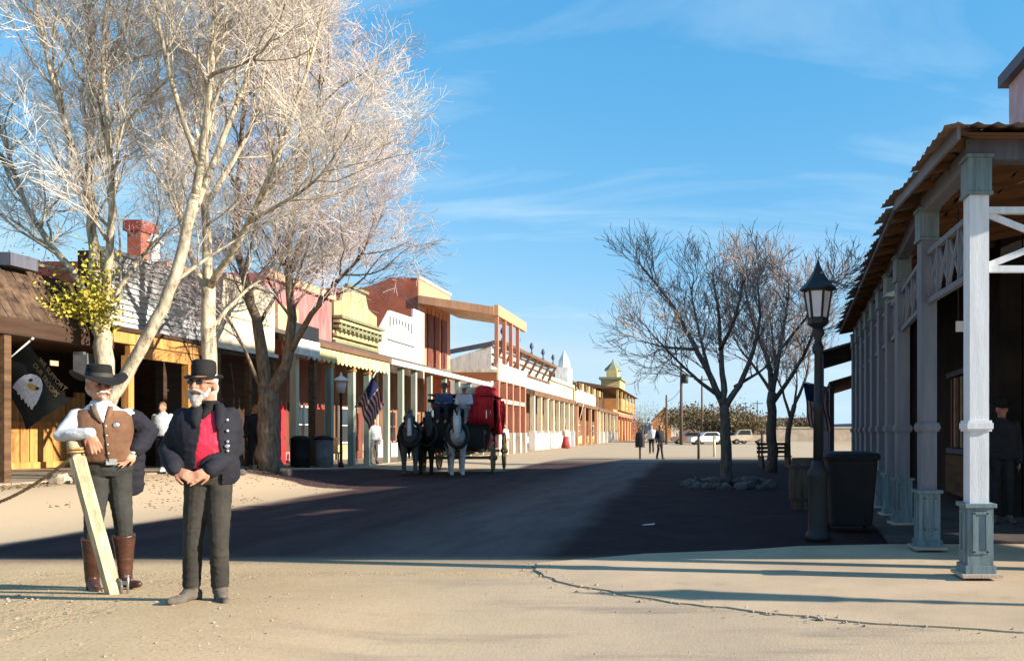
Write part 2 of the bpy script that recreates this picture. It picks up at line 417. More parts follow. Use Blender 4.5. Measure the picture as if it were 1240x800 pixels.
def ground_mat(name, build):
    m = bpy.data.materials.new(name); m.use_nodes = True
    n, l = m.node_tree.nodes, m.node_tree.links
    b = n['Principled BSDF']; b.inputs['Roughness'].default_value = .95; b.inputs['Specular IOR Level'].default_value = .03
    g = n.new('ShaderNodeNewGeometry')
    class K: pass
    k = K(); k.n, k.l, k.b, k.pos = n, l, b, g.outputs['Position']
    def noise_(scale, detail=5, st=(1, 1, 1), rough=.6):
        mp = n.new('ShaderNodeMapping'); mp.inputs['Scale'].default_value = st; l.new(k.pos, mp.inputs['Vector'])
        t = n.new('ShaderNodeTexNoise'); t.inputs['Scale'].default_value = scale; t.inputs['Detail'].default_value = detail; t.inputs['Roughness'].default_value = rough
        l.new(mp.outputs[0], t.inputs['Vector']); return t.outputs['Fac']
    def rng_(v, a, c, lo=0., hi=1.):
        r = n.new('ShaderNodeMapRange'); r.interpolation_type = 'SMOOTHSTEP'
        r.inputs['From Min'].default_value = a; r.inputs['From Max'].default_value = c; r.inputs['To Min'].default_value = lo; r.inputs['To Max'].default_value = hi
        l.new(v, r.inputs['Value']); return r.outputs[0]
    def mix_(f, a, c):
        x = n.new('ShaderNodeMixRGB')
        for i, v in zip(('Fac', 'Color1', 'Color2'), (f, a, c)):
            if isinstance(v, tuple): x.inputs[i].default_value = (*v, 1)
            elif isinstance(v, (int, float)): x.inputs[i].default_value = v
            else: l.new(v, x.inputs[i])
        return x.outputs[0]
    def math_(op, a, c):
        x = n.new('ShaderNodeMath'); x.operation = op
        for i, v in enumerate((a, c)):
            if isinstance(v, (int, float)): x.inputs[i].default_value = v
            else: l.new(v, x.inputs[i])
        return x.outputs[0]
    def bump_(h, s=.4, d=.03):
        x = n.new('ShaderNodeBump'); x.inputs['Strength'].default_value = s; x.inputs['Distance'].default_value = d
        l.new(h, x.inputs['Height']); l.new(x.outputs[0], b.inputs['Normal'])
    sx = n.new('ShaderNodeSeparateXYZ'); l.new(k.pos, sx.inputs[0])
    k.x, k.y = sx.outputs['X'], sx.outputs['Y']
    k.noise, k.rng, k.mix, k.math, k.bump = noise_, rng_, mix_, math_, bump_
    build(k)
    return m
def b_sand(k):
    c = k.mix(k.rng(k.noise(.45, 6), .36, .64), (.50, .37, .22), (.42, .30, .175))
    c = k.mix(k.rng(k.noise(38, 3), .50, .72), c, (.30, .215, .13))
    c = k.mix(k.rng(k.noise(75, 2), .60, .75), c, (.60, .49, .33))
    k.l.new(c, k.b.inputs['Base Color'])
    h = k.math('ADD', k.math('MULTIPLY', k.noise(45, 4), .7), k.math('MULTIPLY', k.noise(5, 4), 1.4))
    k.bump(h, .55, .035)
def pave_colour(k):
    c = k.mix(k.rng(k.noise(.5, 6, (1, .6, 1)), .36, .66), (.47, .36, .245), (.38, .30, .215))
    c = k.mix(k.rng(k.noise(1.6, 7, (.35, 1.6, 1)), .50, .70, 0, .75), c, (.27, .215, .165))
    c = k.mix(k.rng(k.noise(5, 7, (.25, 1.4, 1)), .55, .70, 0, .4), c, (.22, .17, .13))
    c = k.mix(k.rng(k.noise(55, 3), .56, .74, 0, .5), c, (.25, .19, .13))
    s = k.mix(k.rng(k.noise(.45, 6), .36, .64), (.50, .37, .22), (.42, .30, .175))
    s = k.mix(k.rng(k.noise(38, 3), .50, .72), s, (.30, .215, .13)); s = k.mix(k.rng(k.noise(75, 2), .60, .75), s, (.60, .49, .33))
    wob = k.math('MULTIPLY', k.math('SUBTRACT', k.noise(.8, 7), .5), 3.2)
    return k.mix(k.rng(k.math('ADD', k.x, wob), -4.2, -.6), s, c)
def b_pave(k):
    k.l.new(pave_colour(k), k.b.inputs['Base Color']); k.bump(k.math('ADD', k.noise(45, 4), k.math('MULTIPLY', k.noise(2.2, 7), 2.2)), .20, .020)
def b_road(k):
    wob = k.math('MULTIPLY', k.math('SUBTRACT', k.noise(.35, 5, (1, .5, 1)), .5), 1.3)
    xx = k.math('ADD', k.x, wob)
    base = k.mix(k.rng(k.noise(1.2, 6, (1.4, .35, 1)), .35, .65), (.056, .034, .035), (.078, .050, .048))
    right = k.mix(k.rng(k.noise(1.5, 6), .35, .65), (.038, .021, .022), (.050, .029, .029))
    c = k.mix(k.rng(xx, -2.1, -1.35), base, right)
    tr = k.math('MULTIPLY', k.rng(xx, -5.0, -3.0), k.math('SUBTRACT', 1., k.rng(xx, -2.1, -1.5)))
    tr = k.math('MULTIPLY', tr, k.rng(k.noise(1.3, 7, (1.5, .4, 1), .7), .30, .66, .45, .95))
    c = k.mix(tr, c, (.165, .115, .105))
    yw = k.math('ADD', k.y, wob)
    left = k.math('ADD', k.rng(yw, 18.9, 20.2, 8.3, 11.2), k.rng(yw, 26.8, 28.4, 0., -4.2))     # darkened bay: the shade around the coach put into the colour
    sunlit_dust = k.math('SUBTRACT', 1., k.rng(k.math('ADD', xx, left), -.3, .3))                 # sand over the left edge, its outline drawn along the sunlit ground
    c = k.mix(sunlit_dust, c, (.47, .36, .24))
    near = k.math('SUBTRACT', 1., k.rng(k.math('ADD', k.y, k.math('MULTIPLY', wob, .4)), 8.0, 8.9))
    c = k.mix(near, c, pave_colour(k))
    far = k.rng(k.math('ADD', k.y, k.math('MULTIPLY', wob, 3.)), 34., 48.)
    c = k.mix(far, c, (.46, .36, .25))
    c = k.mix(k.rng(k.noise(70, 2), .58, .74, 0, .3), c, (.12, .10, .09))
    k.l.new(c, k.b.inputs['Base Color']); k.bump(k.math('ADD', k.noise(60, 3), k.math('MULTIPLY', k.noise(4, 5), 1.3)), .25, .014)
def b_slab(k):
    c = k.mix(k.rng(k.noise(.7, 6), .35, .65), (.50, .38, .26), (.41, .31, .215))
    c = k.mix(k.rng(k.noise(2.2, 7), .56, .74, 0, .5), c, (.31, .235, .17))
    c = k.mix(k.rng(k.noise(80, 2), .58, .74, 0, .35), c, (.25, .19, .14))
    k.l.new(c, k.b.inputs['Base Color']); k.bump(k.noise(50, 4), .25, .012)
M['sand'] = ground_mat('sand', b_sand); M['pave'] = ground_mat('dusty_pavement', b_pave)
M['road'] = ground_mat('dusty_asphalt', b_road); M['slab'] = ground_mat('tan_concrete', b_slab)
def axis(*seg):
    out = []
    for a, b, st in seg: out += list(np.arange(a, b, st))
    return out + [seg[-1][1]]
sheet('ground', axis((-500, -60, 40), (-60, -16, 4), (-16, 6, .5), (6, 60, 6), (60, 500, 40)), axis((-40, 0, 5), (0, 34, .5), (34, 120, 4), (120, 1500, 60)), 0, M['sand'])
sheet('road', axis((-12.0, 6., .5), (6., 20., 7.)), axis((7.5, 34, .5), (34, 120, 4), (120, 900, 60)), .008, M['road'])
sheet('cross_street', axis((-4.5, 6, .5), (6, 42, 6)), axis((-10, 0, 5), (0, 8.0, .5)), .004, M['pave'])
# corner pavement slab with a worn, curving edge
edge = [(-1.62, 8.3), (-1.45, 7.5), (-1.07, 7.1), (-.56, 6.62), (-.06, 6.28), (.34, 6.08), (1.17, 5.72), (2.19, 5.40), (4, 5.1), (8, 4.9), (20, 4.8)]
pts = []
for (x0, y0), (x1, y1) in zip(edge[:-1], edge[1:]):
    n = max(2, int(math.hypot(x1 - x0, y1 - y0) / .12)) if x0 < 3 else 3
    for i in range(n):
        t = i / n; j = (random.random() - .5) * .03 + .05 * noise.noise(Vector((x0 + (x1 - x0) * t, y0 + (y1 - y0) * t, 0)) * 2.2)
        pts.append((x0 + (x1 - x0) * t + j, y0 + (y1 - y0) * t + j, 0))
pts += [(20, 4.8, 0), (20, 9.72, 0), (2.3, 9.66, 0), (1.2, 9.5, 0), (.55, 9.2, 0), (-.6, 8.9, 0)]
mb = MB(); mb.prism([(x, y, 0.0) for x, y, z in pts], (0, 0, .016))
kind(link(mb.mesh('pavement', M['slab']), 'pavement'), 'structure')
# crumbled edge of the slab: broken bits of concrete and pebbles
def chips(name, n, place, smin, smax, m, zf):
    vs, fs = [], []
    base = np.array([(1, 0, 0), (-1, 0, 0), (0, 1, 0), (0, -1, 0), (0, 0, 1), (0, 0, -1)], float)
    tri = [(0, 2, 4), (2, 1, 4), (1, 3, 4), (3, 0, 4), (2, 0, 5), (1, 2, 5), (3, 1, 5), (0, 3, 5)]
    for i in range(n):
        x, y = place()
        s = smin + (smax - smin) * random.random() ** 3
        q = base * (s * (.7 + .6 * rng.random((6, 1)))) * np.array([1, 1, .6])
        a = random.random() * 6.3; c, sn = math.cos(a), math.sin(a)
        q = np.c_[q[:, 0] * c - q[:, 1] * sn, q[:, 0] * sn + q[:, 1] * c, q[:, 2]] + np.array([x, y, zf(x, y) + s * .2])
        b = len(vs); vs += [tuple(p) for p in q]; fs += [tuple(k + b for k in t) for t in tri]
    mb = MB(); mb.add(vs, fs)
    o = kind(link(mb.mesh(name, m), name), 'stuff'); return o
def edge_place():
    i = random.randrange(len(pts) - 12); x, y, _ = pts[i]
    return x + random.gauss(0, .10), y + random.gauss(0, .10)
tag(chips('gravel', 420, edge_place, .003, .026, M['rock_tan'], lambda x, y: .008), 'loose crumbs along the broken edge of the corner pavement', 'gravel')
def sand_place():
    while True:
        y = 2.6 + 9.5 * random.random() ** 1.4; x = -11 + 11.5 * random.random()
        if (x < -2.6 - .18 * (y - 5) or random.random() < .12) and not (y > 8.3 and x > -8.3): return x, y
tag(chips('gravel', 5200, sand_place, .004, .017, M['rock_tan'], gz), 'small loose stones scattered over the sandy ground', 'gravel')

def litter_place():
    while True:
        x = -13 + 4.6 * random.random(); y = 12.5 + 9 * random.random()
        if noise.noise(Vector((x * .7, y * .5, 3))) > -.12 + .25 * random.random(): return x, y
tag(chips('debris', 2600, litter_place, .008, .034, mat('leaf_litter', (.14, .085, .045), .95, .3, 6, 0), gz), 'brown leaf litter scattered on the verge under the pale trees', 'leaf litter')
def rockmesh(name, s, seed, m):
    mb = MB(); mb.ell((0, 0, s * .38), (s, s * .8, s * .62), 9, 6)
    v = []
    for p in mb.v:
        q = Vector(p); d = 1 + .34 * noise.noise(q / s * 1.5 + Vector((seed * 3.1, 0, 0))) + .12 * noise.noise(q / s * 4 + Vector((seed, 7, 0)))
        v.append((q.x * d, q.y * d, max(-.02, q.z * d)))
    mb.v = v
    return mb.mesh(name, m)
for i, (x, y, s, m, lb) in enumerate([(-12.05, 15.2, .20, 'rock_tan', 'dark angular rock behind the leaning timber post'), (-11.55, 15.1, .17, 'rock_tan', 'pale rounded rock beside the dark angular one on the verge'),
        (-10.4, 17.1, .18, 'rock_tan', 'low pale rock on the verge behind the man in the red waistcoat'), (-11.0, 19.3, .17, 'rock', 'small rock at the foot of the dark forked tree'), (-10.55, 20.6, .20, 'rock', 'flat rock just past the foot of the dark forked tree')]):
    o = link(rockmesh('rock', s, i, M[m]), 'rock', None, (x, y, gz(x, y) - .02)); o.rotation_euler.z = i * 1.7
    tag(o, lb, 'rock', 'rocks on the verge')

# ------------------------------------------------------------------ right-hand porch building
pf = MB(); pf.prism([(2.32, 9.74, 0), (20, 9.74, 0), (20, 22, 0), (3.85, 22, 0), (2.5, 11.2, 0)], (0, 0, .04)); kind(link(pf.mesh('pavement', mat('shaded_concrete', (.075, .06, .052), .9, .2, 1.5, .2)), 'pavement'), 'structure')  # porch floor darkened: shade under the roof put into its colour
rb = thing('saloon_porch_building', 'corner saloon with white porch posts, crossed frieze and corrugated porch roof', 'building', (5, 12, .045))
Z0 = .045
def porch_post(x, y, parent, rz=0):
    mb = MB(); mb.box((0, 0, .05), (.30, .30, .10)); mb.box((0, 0, .36), (.235, .235, .53)); mb.box((0, 0, .64), (.29, .29, .035)); 
    p = link(mb.mesh('post_base', M['post_blue']), 'post_base')
    sh = MB(); sh.box((0, 0, 2.07), (.175, .175, 2.83))
    return p, sh
base_mb = MB(); base_mb.box((0, 0, .05), (.275, .275, .10)); base_mb.box((0, 0, .365), (.235, .235, .53)); base_mb.box((0, 0, .645), (.285, .285, .035))
for sx, sy in ((0, -1), (-1, 0), (0, 1), (1, 0)):       # raised frame round a sunk panel on each face
    for u in (-.06, .06):
        base_mb.box((sx * .121 + (u if sy else 0), sy * .121 + (u if sx else 0), .40), (.024 if sy else .012, .024 if sx else .012, .36))
    for w in (.22, .58):
        base_mb.box((sx * .121, sy * .121, w), (.144 if sy else .012, .144 if sx else .012, .024))
base_me = base_mb.mesh('post_base', M['post_blue'])
shaft_mb = MB(); shaft_mb.box((0, 0, 2.09), (.175, .175, 2.855)); shaft_me = shaft_mb.mesh('post', M['post_white'])
col_mb = MB(); col_mb.box((0, 0, 1.37), (.215, .215, .10)); col_mb.box((0, 0, 1.37), (.235, .235, .055)); col_me = col_mb.mesh('collar', M['post_white'])
shaft_me2 = shaft_mb.mesh('post', M['post_shade_grey']); col_me2 = col_mb.mesh('collar', M['post_shade_grey'])  # darkened copies of the white shaft and collar for the shaded side
cap_mb = MB(); cap_mb.box((0, 0, 3.66), (.215, .215, .30)); cap_mb.box((0, 0, 3.49), (.235, .235, .03)); cap_mb.box((0, 0, 3.825), (.25, .25, .03)); cap_me = cap_mb.mesh('capital', M['post_blue'])
plinth_mb = MB(); plinth_mb.box((0, 0, .012), (.36, .36, .03)); plinth_me = plinth_mb.mesh('plinth', M['concrete'])
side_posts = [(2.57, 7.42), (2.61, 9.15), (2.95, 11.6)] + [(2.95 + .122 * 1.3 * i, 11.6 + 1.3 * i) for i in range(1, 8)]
front_posts = [(6.4, 7.42), (10.2, 7.42), (14.0, 7.42)]
for x, y in side_posts + front_posts:
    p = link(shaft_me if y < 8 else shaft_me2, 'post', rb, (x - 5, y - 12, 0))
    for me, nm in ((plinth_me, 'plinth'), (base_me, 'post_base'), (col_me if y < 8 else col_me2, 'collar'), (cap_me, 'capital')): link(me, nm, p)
def frieze(p, q, nx, m, z0=2.83, z1=3.38, w=.05, parent=None):
    p, q = Vector((*p, 0)), Vector((*q, 0)); d = (q - p); L = d.length; d.normalize(); p = p + d * .1; q = q - d * .1; L -= .2
    fr = MB()
    for z in (z0, z1): fr.bar(p + Vector((0, 0, z)), q + Vector((0, 0, z)), .055, .06)
    o = fr.build('frieze_rail', m, parent)
    for i in range(nx):
        a = p + d * (L * i / nx); b = p + d * (L * (i + 1) / nx); e = Vector((d.y, -d.x, 0)) * .006
        up, dn = Vector((0, 0, z1 - .03)), Vector((0, 0, z0 + .03))
        MB().bar(a + dn + e, b + up + e, .022, w).build('cross_slat', m, parent)
        MB().bar(a + up - e, b + dn - e, .022, w).build('cross_slat', m, parent)
        if i: MB().bar(a + dn, a + up, .04, .05).build('baluster', m, parent)
frieze((2.57, 7.42), (6.4, 7.42), 3, M['post_white'], 2.86, 3.40, .06, rb)
frieze((6.4, 7.42), (10.2, 7.42), 3, M['post_white'], 2.86, 3.40, .06, rb)
frieze((10.2, 7.42), (14.0, 7.42), 3, M['post_white'], 2.86, 3.40, .06, rb)
for a, b in zip(side_posts[:-1], side_posts[1:]): frieze(a, b, 4 if b[1] < 12 else 3, M['post_shade_grey'], 2.83, 3.38, .045, rb)
bm_ = MB(); bm_.bar((2.45, 7.42, 3.94), (14.2, 7.42, 3.94), .16, .19); bm_.build('beam', M['slate_paint'], rb)
for a, b in zip(side_posts[:-1], side_posts[1:]):
    o = MB(); d = (Vector(b) - Vector(a)).normalized() * .0
    o.bar((a[0], a[1] + (.085 if a[1] < 8 else 0), 3.92), (b[0], b[1], 3.92), .14, .19); o.build('beam', M['post_shade_grey'] if a[1] < 8 else M['slate_paint'], rb)
# corrugated roof: front slope and side slope meet at a hip
SL = .20; EZ = 4.04
def corr(name, o0, along, upv, length, w, zoff=0.0, hip=None, parent=None, rag=0.03):
    """one corrugated sheet: waves across 'along', runs up 'upv'"""
    n = 13; vs, fs = [], []
    along, upv, o0 = Vector(along), Vector(upv), Vector(o0)
    st = -random.random() * rag
    for i in range(n):
        u = w * i / (n - 1)
        L = length if hip is None else max(.05, min(length, hip(u)))
        h = .016 * math.cos(i * math.pi / 1.5)
        for j in range(3):
            t = st + (L - st) * j / 2
            p = o0 + along * u + upv * t + Vector((0, 0, h + zoff))
            vs.append(p)
    for i in range(n - 1):
        for j in range(2):
            fs.append((i * 3 + j, (i + 1) * 3 + j, (i + 1) * 3 + j + 1, i * 3 + j + 1))
    mb = MB(); mb.add(vs, fs)
    return mb.build(name, M['corrugated'], parent, True)
x = 2.26
k = 0
while x < 14.5:
    corr('roof_sheet', (x, 7.0, EZ), (1, 0, 0), (0, 1, SL), 5.4, .70, .006 * (k % 2), lambda u, x=x: (x + u - 2.26) + .03, rb); x += .66; k += 1
# side slope: eave line bends a little to the right past the corner bay
def eave_x(y): return 2.26 if y < 9.3 else 2.26 + (y - 9.3) * .122
y = 7.0; k = 0
while y < 21.4:
    ex = eave_x(y + .33)
    corr('roof_sheet', (ex - .02, y, EZ + random.uniform(-.01, .02)), (0, 1, 0), (1, 0, SL), 3.3, .70, .006 * (k % 2), (lambda u, y=y: (y + u - 7.0) + .03) if y < 10.5 else None, rb, .10); y += .66; k += 1
for i in range(9):      # boarded ceiling under the sheets, front part
    y0 = 7.12 + i * .56
    MB().prism([(2.2 + max(0, y0 - 7.0), y0, EZ - .075 + (y0 - 7) * SL), (14.3, y0, EZ - .075 + (y0 - 7) * SL), (14.3, y0 + .54, EZ - .075 + (y0 - 6.46) * SL), (2.2 + max(0, y0 - 6.46), y0 + .54, EZ - .075 + (y0 - 6.46) * SL)], (0, 0, .02)).build('roof_board', M['rafter'], rb)
y = 7.4
while y < 21.3:         # rafters of the side slope, ends poke out under the sheets
    ex = eave_x(y); L = min(3.0, max(.15, y - 7.0))
    MB().bar((ex + .05, y, EZ - .06), (ex + L, y, EZ - .06 + L * SL), .05, .10).build('rafter', M['rafter'], rb); y += .62
for i in range(5):
    s0 = .12 + i * .6
    q = [(eave_x(yy) + s, yy, EZ - .03 + s * SL) for s, yy in ((s0, max(7.6 + s0, 7.6)), (s0, 21.3), (s0 + .55, 21.3), (s0 + .55, max(7.6 + s0, 7.6) + .55))]
    MB().prism(q, (0, 0, .012)).build('roof_board', M['rafter'], rb)
fa = MB(); fa.bar((2.29, 7.05, EZ - .05), (2.29, 9.3, EZ - .05), .03, .13); fa.build('fascia', M['post_shade_grey'], rb)
fa = MB(); fa.bar((2.30, 9.3, EZ - .05), (eave_x(21.3) + .04, 21.3, EZ - .05), .03, .07); fa.build('fascia', M['slate_paint'], rb)
# walls under the porch
MB().span(14.4, 22, 8.9, 12.5, .02, 6.4).build('sun_blocker', M['dark_wood'], rb)  # unseen block added to stop the sun shining in under the porch
MB().prism([(5.6, 12.85, 4.75), (16, 12.85, 4.75), (16, 21.5, 4.75), (6.3, 21.5, 4.75)], (0, 0, .2)).build('flat_roof', M['tar_roof'], rb)
MB().span(15.7, 16, 12.85, 21.5, .04, 4.74).build('wall', M['dark_wood'], rb)
MB().prism([(5.15, 21.4, .04), (16, 21.4, .04), (16, 21.6, .04), (5.15, 21.6, .04)], (0, 0, 4.7)).build('wall', M['dark_wood'], rb)
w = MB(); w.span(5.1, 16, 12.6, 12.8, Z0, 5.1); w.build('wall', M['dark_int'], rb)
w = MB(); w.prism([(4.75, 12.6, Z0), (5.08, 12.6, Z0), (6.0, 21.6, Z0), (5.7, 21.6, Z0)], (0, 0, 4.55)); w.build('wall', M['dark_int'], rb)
for i in range(9):      # vertical boards and striped curtains behind the window of the side wall
    t = (i + .5) / 9; yy = 13.6 + 2.6 * t; xx = 4.75 + (yy - 12.6) * .1055 - .035
    MB().box((xx, yy, 1.75), (.03, .13, 1.35), rz=-.105).build('shutter_slat', M['cloth_tan' if i % 2 else 'door_red'], rb)
f = MB(); f.box((4.93, 14.9, 1.0), (.07, 2.9, .1), rz=-.105); f.box((4.93, 14.9, 2.5), (.07, 2.9, .1), rz=-.105); f.build('window_frame', M['slate_paint'], rb)
f = MB(); f.box((4.90, 14.9, .55), (.06, 2.8, .75), rz=-.105); f.build('panel', M['brown_wood'], rb)
for xx in (5.5, 7.0):
    d = MB(); d.box((xx + .4, 12.57, 1.15), (.85, .05, 2.2)); dd = d.build('door', M['door_red'], rb)
    MB().box((xx + .72, 12.53, 1.1), (.03, .04, .14)).build('handle', M['steel'], dd)
ww = MB(); ww.box((9.3, 12.58, 1.7), (1.4, .04, 1.5)); wn_ = ww.build('window', M['dark_glass'], rb)
f = MB(); [f.box((9.3 + s * .73, 12.56, 1.7), (.08, .07, 1.66)) for s in (-1, 1)]; [f.box((9.3, 12.56, 1.7 + s * .79), (1.38, .07, .08)) for s in (-1, 1)]; f.build('window_frame', M['post_shade_grey'], wn_)
# hanging sign in the porch
sgn = thing('hanging_sign', 'small pale hanging board under the corner porch roof', 'sign', (3.5, 9.3, 2.75))
MB().box((3.35, 9.9, 2.66), (.34, .03, .13)).build('board', M['post_white'], sgn)
for s in (-.2, .2): MB().tube([(3.35 + s * .7, 9.9, 2.72), (3.35 + s * .7, 9.9, 4.5)], .008, 5).build('hanger', M['black_iron'], sgn)

def window(parent, x, y, z, w, h, fm, nx=+1):
    wd = MB(); wd.box((x, y, z), (.04, w, h)); o = wd.build('window', M['dark_glass'], parent)
    f = MB()
    for s in (-1, 1):
        f.box((x + nx * .03, y + s * w / 2, z), (.07, .08, h + .16)); f.box((x + nx * .03, y, z + s * h / 2), (.07, w - .08, .08))
    f.box((x + nx * .03, y, z), (.05, w - .08, .035)); f.build('window_frame', fm, o); return o
# tall pink-walled building behind the porch (its shade crosses the street)
tb = thing('tall_house', 'tall pale pink house with slate trim rising above the porch roof', 'building', (13, 21, 0))
X0, X1, Y0, Y1, H, RH = 9.45, 16.5, 17.6, 24.4, 11.9, 12.6
MB().span(X0, X1, Y0, Y1, 0, H).build('wall', M['pink_wall'], tb)
MB().span(X0 - .25, X1 + .25, Y0 - .25, Y1 + .25, H, H + .35).build('cornice', M['slate_paint'], tb)
MB().prism([(X0 - .1, Y0 - .1, H + .35), (X1 + .1, Y0 - .1, H + .35), ((X0 + X1) / 2, Y0 - .1, RH)], (0, Y1 - Y0 + .2, 0)).build('roof', M['slate_paint'], tb)
MB().span(X0 - .16, X0, Y0, Y1, 9.9, 10.2).build('string_course', M['slate_paint'], tb)
for i in range(3): window(tb, X0 - .02, Y0 + 1.6 + i * 2.9, 8.6, 1.0, 1.7, M['post_shade_grey'], -1)
# further right-hand buildings, in the shade
def right_building(name, label, x0, y0, x1, y1, h, wallm, posts, eh, finials=0):
    b = thing(name, label, 'building', (x0 + 2, y0, 0))
    dx = (x1 - x0) / (y1 - y0)
    MB().prism([(x0, y0, 0), (x1, y1, 0), (x1 + 7, y1, 0), (x0 + 7, y0, 0)], (0, 0, h)).build('wall', M[wallm], b)
    MB().prism([(x0 - .06, y0 - .02, h), (x1 - .06, y1 + .02, h), (x1 + .2, y1 + .02, h), (x0 + .2, y0 - .02, h)], (0, 0, .14)).build('cornice', M['slate_paint'], b)
    px = 1.5
    if posts:
        MB().prism([(x0 - px, y0, eh), (x1 - px, y1, eh), (x1 + .02, y1, eh + .45), (x0 + .02, y0, eh + .45)], (0, 0, .06)).build('porch_roof', M['tar_roof'], b)
        for i in range(posts):
            t = (i + .06) / (posts - 1 + .12); xx = x0 + (x1 - x0) * t - px + .1; yy = y0 + (y1 - y0) * t
            MB().box((xx, yy, eh / 2), (.16, .16, eh)).build('post', M['slate_paint'], b)
        MB().bar((x0 - px + .1, y0, eh - .08), (x1 - px + .1, y1, eh - .08), .1, .14).build('beam', M['slate_paint'], b)
    for i in range(3):
        t = (i + .5) / 3; xx = x0 + (x1 - x0) * t - .03; yy = y0 + (y1 - y0) * t
        wd = MB(); wd.box((xx, yy, 1.6), (.05, 1.1, 1.5), rz=-math.atan(dx)); o = wd.build('window', M['dark_glass'], b)
    for i in range(finials):
        t = i / max(1, finials - 1); xx = x0 + (x1 - x0) * t * .6 + .06; yy = y0 + (y1 - y0) * t * .6 + .1
        f = MB(); f.lathe([(.07, 0), (.07, .1), (.03, .13), (.03, .2), (.09, .27), (.11, .34), (.09, .42), (.02, .46)], 10, (xx, yy, h + .14)); f.build('finial', M['slate_paint'], b, True)
    return b
right_building('shopfront', 'dark shaded shopfront with ball finials on its parapet past the saloon', 4.75, 21.9, 5.6, 28.2, 5.15, 'slate_paint', 4, 3.5, 3)
right_building('shopfront', 'low dark red shopfront, the farthest on the shaded side', 6.15, 28.5, 7.6, 39.0, 4.15, 'brick_red', 5, 3.1)

# ------------------------------------------------------------------ left-hand street front
FX, PX = -17.0, -12.75
def zs(y): return gz(-13.5, y)
def simple_post(x, y, h, w, m, parent, z=None, cap=None):
    z = zs(y) if z is None else z
    mb = MB(); mb.box((x, y, z + h / 2), (w, w, h)); o = mb.build('post', m, parent)
    if cap: c = MB(); c.box((x, y, z + h - .22), (w + .05, w + .05, .44)); c.build('post_cap', cap, o)
    return o
def door(parent, x, y, z, w, h, m, nx=+1):
    d = MB(); d.box((x, y, z + h / 2), (.06, w, h)); o = d.build('door', m, parent)
    p = MB(); [p.box((x + nx * .035, y, z + h * t), (.03, w * .66, h * .32)) for t in (.27, .72)]; p.build('door_panel', m, o)
    MB().box((x + nx * .05, y + w * .4, z + 1.0), (.05, .03, .12)).build('handle', M['steel'], o); return o

# boardwalk of separate planks, then a dirt verge
bw = MB()
bwo = None
deck = bpy.data.objects.new('pavement', None); COL.objects.link(deck); deck['kind'] = 'structure'; WLOC[deck] = Vector((0, 0, 0))
y = 12.0
while y < 48:
    z = gz(-13.5, y + .45)
    MB().span(-17.2, -12.55, y, y + .88, z - .06, z + .035).build('plank', M['grey_deck'], deck); y += .9

# L1: dark brown timber building with shingled mansard
b1 = thing('timber_saloon', 'brown timber saloon with shingled mansard and orange board wall behind the flag', 'building', (-15, 16, zs(15)))
fz = 3.50
MB().span(PX - .3, PX, 11.0, 17.55, fz - .32, fz).build('fascia', M['dark_wood'], b1)
MB().span(-17.5, PX - .3, 11.0, 17.55, fz - .14, fz - .02).build('porch_ceiling', M['dark_wood'], b1)
MB().prism([(PX - .05, 11.0, fz), (PX - .85, 11.0, fz + 1.05), (PX - 1.0, 11.0, fz + 1.05), (PX - 1.0, 11.0, fz)], (0, 6.5, 0)).build('mansard', M['brown_wood'], b1)
shm = MB(); shm.box((0, 0, 0), (.025, .19, .36)); sh_me = shm.mesh('shingle', M['shingle'])
for r_ in range(4):
    yy = 13.6 + (.1 if r_ % 2 else 0)
    while yy < 17.5:
        t = (r_ + .5) / 4
        o = link(sh_me, 'shingle', b1, Vector((PX - .03 - .8 * t + random.uniform(-.01, .01), yy, fz + .02 + 1.05 * t)) - WLOC[b1])
        o.rotation_euler = (random.uniform(-.03, .03), -math.atan2(.8, 1.05) + .10, 0); yy += .2
MB().span(PX - 1.02, PX - .95, 11, 17.5, fz + 1.05, fz + 1.15).build('ridge_board', M['brown_wood'], b1)
bx_ = MB(); bx_.span(-13.9, -13.3, 15.55, 16.2, 4.6, 4.85); bx_.build('roof_box', M['slate_paint'], b1)
for yy in (12.4, 14.9, 17.45): simple_post(PX - .12, yy, fz - zs(yy) - .3, .15, M['brown_wood'], b1)
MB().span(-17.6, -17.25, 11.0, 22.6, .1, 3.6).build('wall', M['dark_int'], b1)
yy = 18.0
while yy < 22.4:        # orange boards, each its own
    wv = random.choice((.28, .34, .46)); pr = random.uniform(0, .03)
    MB().span(-17.25, -17.19 + pr, yy, yy + wv - .025, zs(yy) + .02, zs(yy) + random.choice((2.1, 2.1, 2.1, 1.95))).build('board', M['orange_wood'], b1); yy += wv
MB().span(-17.2, -17.08, 18.0, 22.4, zs(20) + 1.15, zs(20) + 1.25).build('rail', M['orange_wood'], b1)
MB().span(-17.2, -17.08, 18.0, 22.4, zs(20) + .04, zs(20) + .2).build('rail', M['orange_wood'], b1)
lf = thing('wall_lantern', 'grey lantern box on the dark timber saloon porch', 'lantern', (-13.0, 16.6, 3.0))
MB().span(-13.1, -12.8, 16.85, 17.15, 2.55, 3.02).build('lantern_case', M['cloth_grey'], lf); MB().span(-12.9, -12.7, 16.6, 16.68, 2.97, 3.03).build('bracket', M['steel'], lf)
pb = thing('porch_box', 'small tan paper notice under the shingled mansard beside the lantern', 'notice', (-13.0, 16.2, 2.7)); MB().span(-12.95, -12.93, 16.05, 16.25, 2.70, 2.80).build('sheet', M['cloth_tan'], pb)

